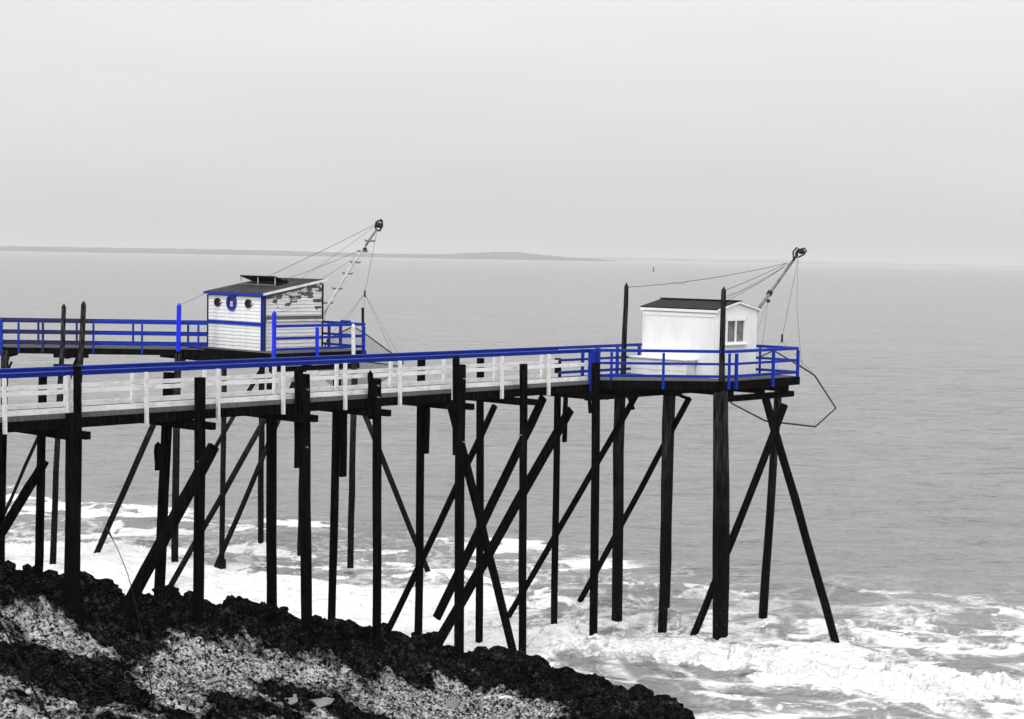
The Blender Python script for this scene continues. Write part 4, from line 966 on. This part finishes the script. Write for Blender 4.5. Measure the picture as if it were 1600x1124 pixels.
for i in range(nS):
    s3 = rad[i] * np.array([rng.uniform(.8, 1.4), rng.uniform(.8, 1.3), rng.uniform(.5, .9)]); an = rng.uniform(0, 6.3); c_, q_ = math.cos(an), math.sin(an)
    p = iv * (1 + rng.uniform(-.25, .25, (k, 1))) * s3; allv[i] = np.stack([p[:, 0] * c_ - p[:, 1] * q_ + xv[i], p[:, 0] * q_ + p[:, 1] * c_ + yv[i], p[:, 2] + zv[i] + rad[i] * .2], 1)
me = bpy.data.meshes.new('loose_stones'); fa = np.array(ifc)
me.from_pydata(allv.reshape(-1, 3).tolist(), [], (fa[None] + (np.arange(nS) * k)[:, None, None]).reshape(-1, 3).tolist())
a = me.attributes.new('pale', 'FLOAT', 'POINT'); a.data.foreach_set('value', np.repeat(pv, k).astype(np.float32))
st = link('loose_stones', me, None, 'shore_rock'); st['kind'] = 'stuff'; tag(st, 'loose broken stones scattered over the rocky shore', 'stones')

# tide pools
for px, py, rx, ry in ((300, 1062, .6, .9), (470, 1104, .6, .9), (432, 1094, .5, .8), (680, 1098, .5, .8)):
    q = on_shore(px, py)
    if not q: continue
    gx, gy = np.meshgrid(np.linspace(-rx, rx, 15), np.linspace(-ry, ry, 15)); zq = float(np.percentile(shore_z(q[0] + gx, q[1] + gy), 22))
    n = 26; pts = []
    for k_ in range(n):
        an = 2 * math.pi * k_ / n; w_ = 1 + .35 * math.sin(3 * an + px) + .2 * math.sin(5 * an + py)
        pts.append(Vector((q[0] + rx * w_ * math.cos(an), q[1] + ry * w_ * math.sin(an), zq)))
    o = slab('tide_pool', pts, Vector((0, 0, 1)), .02, 'pool_water', None); o['kind'] = 'structure'

# dry stalks on the bank by the viewer
def stalk(pts, Y, r, label):
    P = [on_y(x, y, Y + .15 * i) for i, (x, y) in enumerate(pts)]
    base = P[-1]; gz = shore_at(base.x, base.y)
    P.append(Vector((base.x + .03, base.y, (base.z + gz) / 2))); P.append(Vector((base.x + .04, base.y, gz - .05)))
    o = thing('dry_stalk', P[-1], label, 'stalk')
    tube('stem', P, [r * (.35 + .65 * i / (len(P) - 1)) for i in range(len(P))], 'dry_stem', o, 5)
    return o, P
o1, P1 = stalk([(168, 828), (184, 858), (200, 898), (211, 940), (222, 985), (231, 1040), (238, 1090), (243, 1124)], 7.0, .0042, 'thin pale stalk with a tiny seed tip rising from the near bank')
tube('seed_tip', [P1[0] + Vector((-.008, 0, .012)), P1[0], P1[1].lerp(P1[0], .5)], [.002, .006, .002], 'dry_stem', o1, 5)
stalk([(-12, 952), (8, 985), (34, 1040), (58, 1090), (80, 1126)], 6.2, .0075, 'thick dark leaning stalk at the edge of the near bank')

# ================================================================== HAZE
hz = NT('haze_air'); hz.t.nodes.remove(hz.b); pv_ = hz.n('ShaderNodeVolumePrincipled'); pv_.inputs['Color'].default_value = (.80, .80, .80, 1)
pv_.inputs['Density'].default_value = 1.25e-4; pv_.inputs['Anisotropy'].default_value = 0.0
hz.l(pv_.outputs[0], hz.out.inputs['Volume'])
V = [(x, y, z_) for x in (-110000, 110000) for y in (-400, 70000) for z_ in (-4.5, 75)]
me = mesh('haze', V, [(0, 1, 3, 2), (4, 6, 7, 5), (0, 4, 5, 1), (2, 3, 7, 6), (0, 2, 6, 4), (1, 5, 7, 3)])
ho = link('haze', me, None, 'haze_air'); ho['kind'] = 'stuff'; tag(ho, 'thin pale sea haze lying over the whole coast', 'haze')
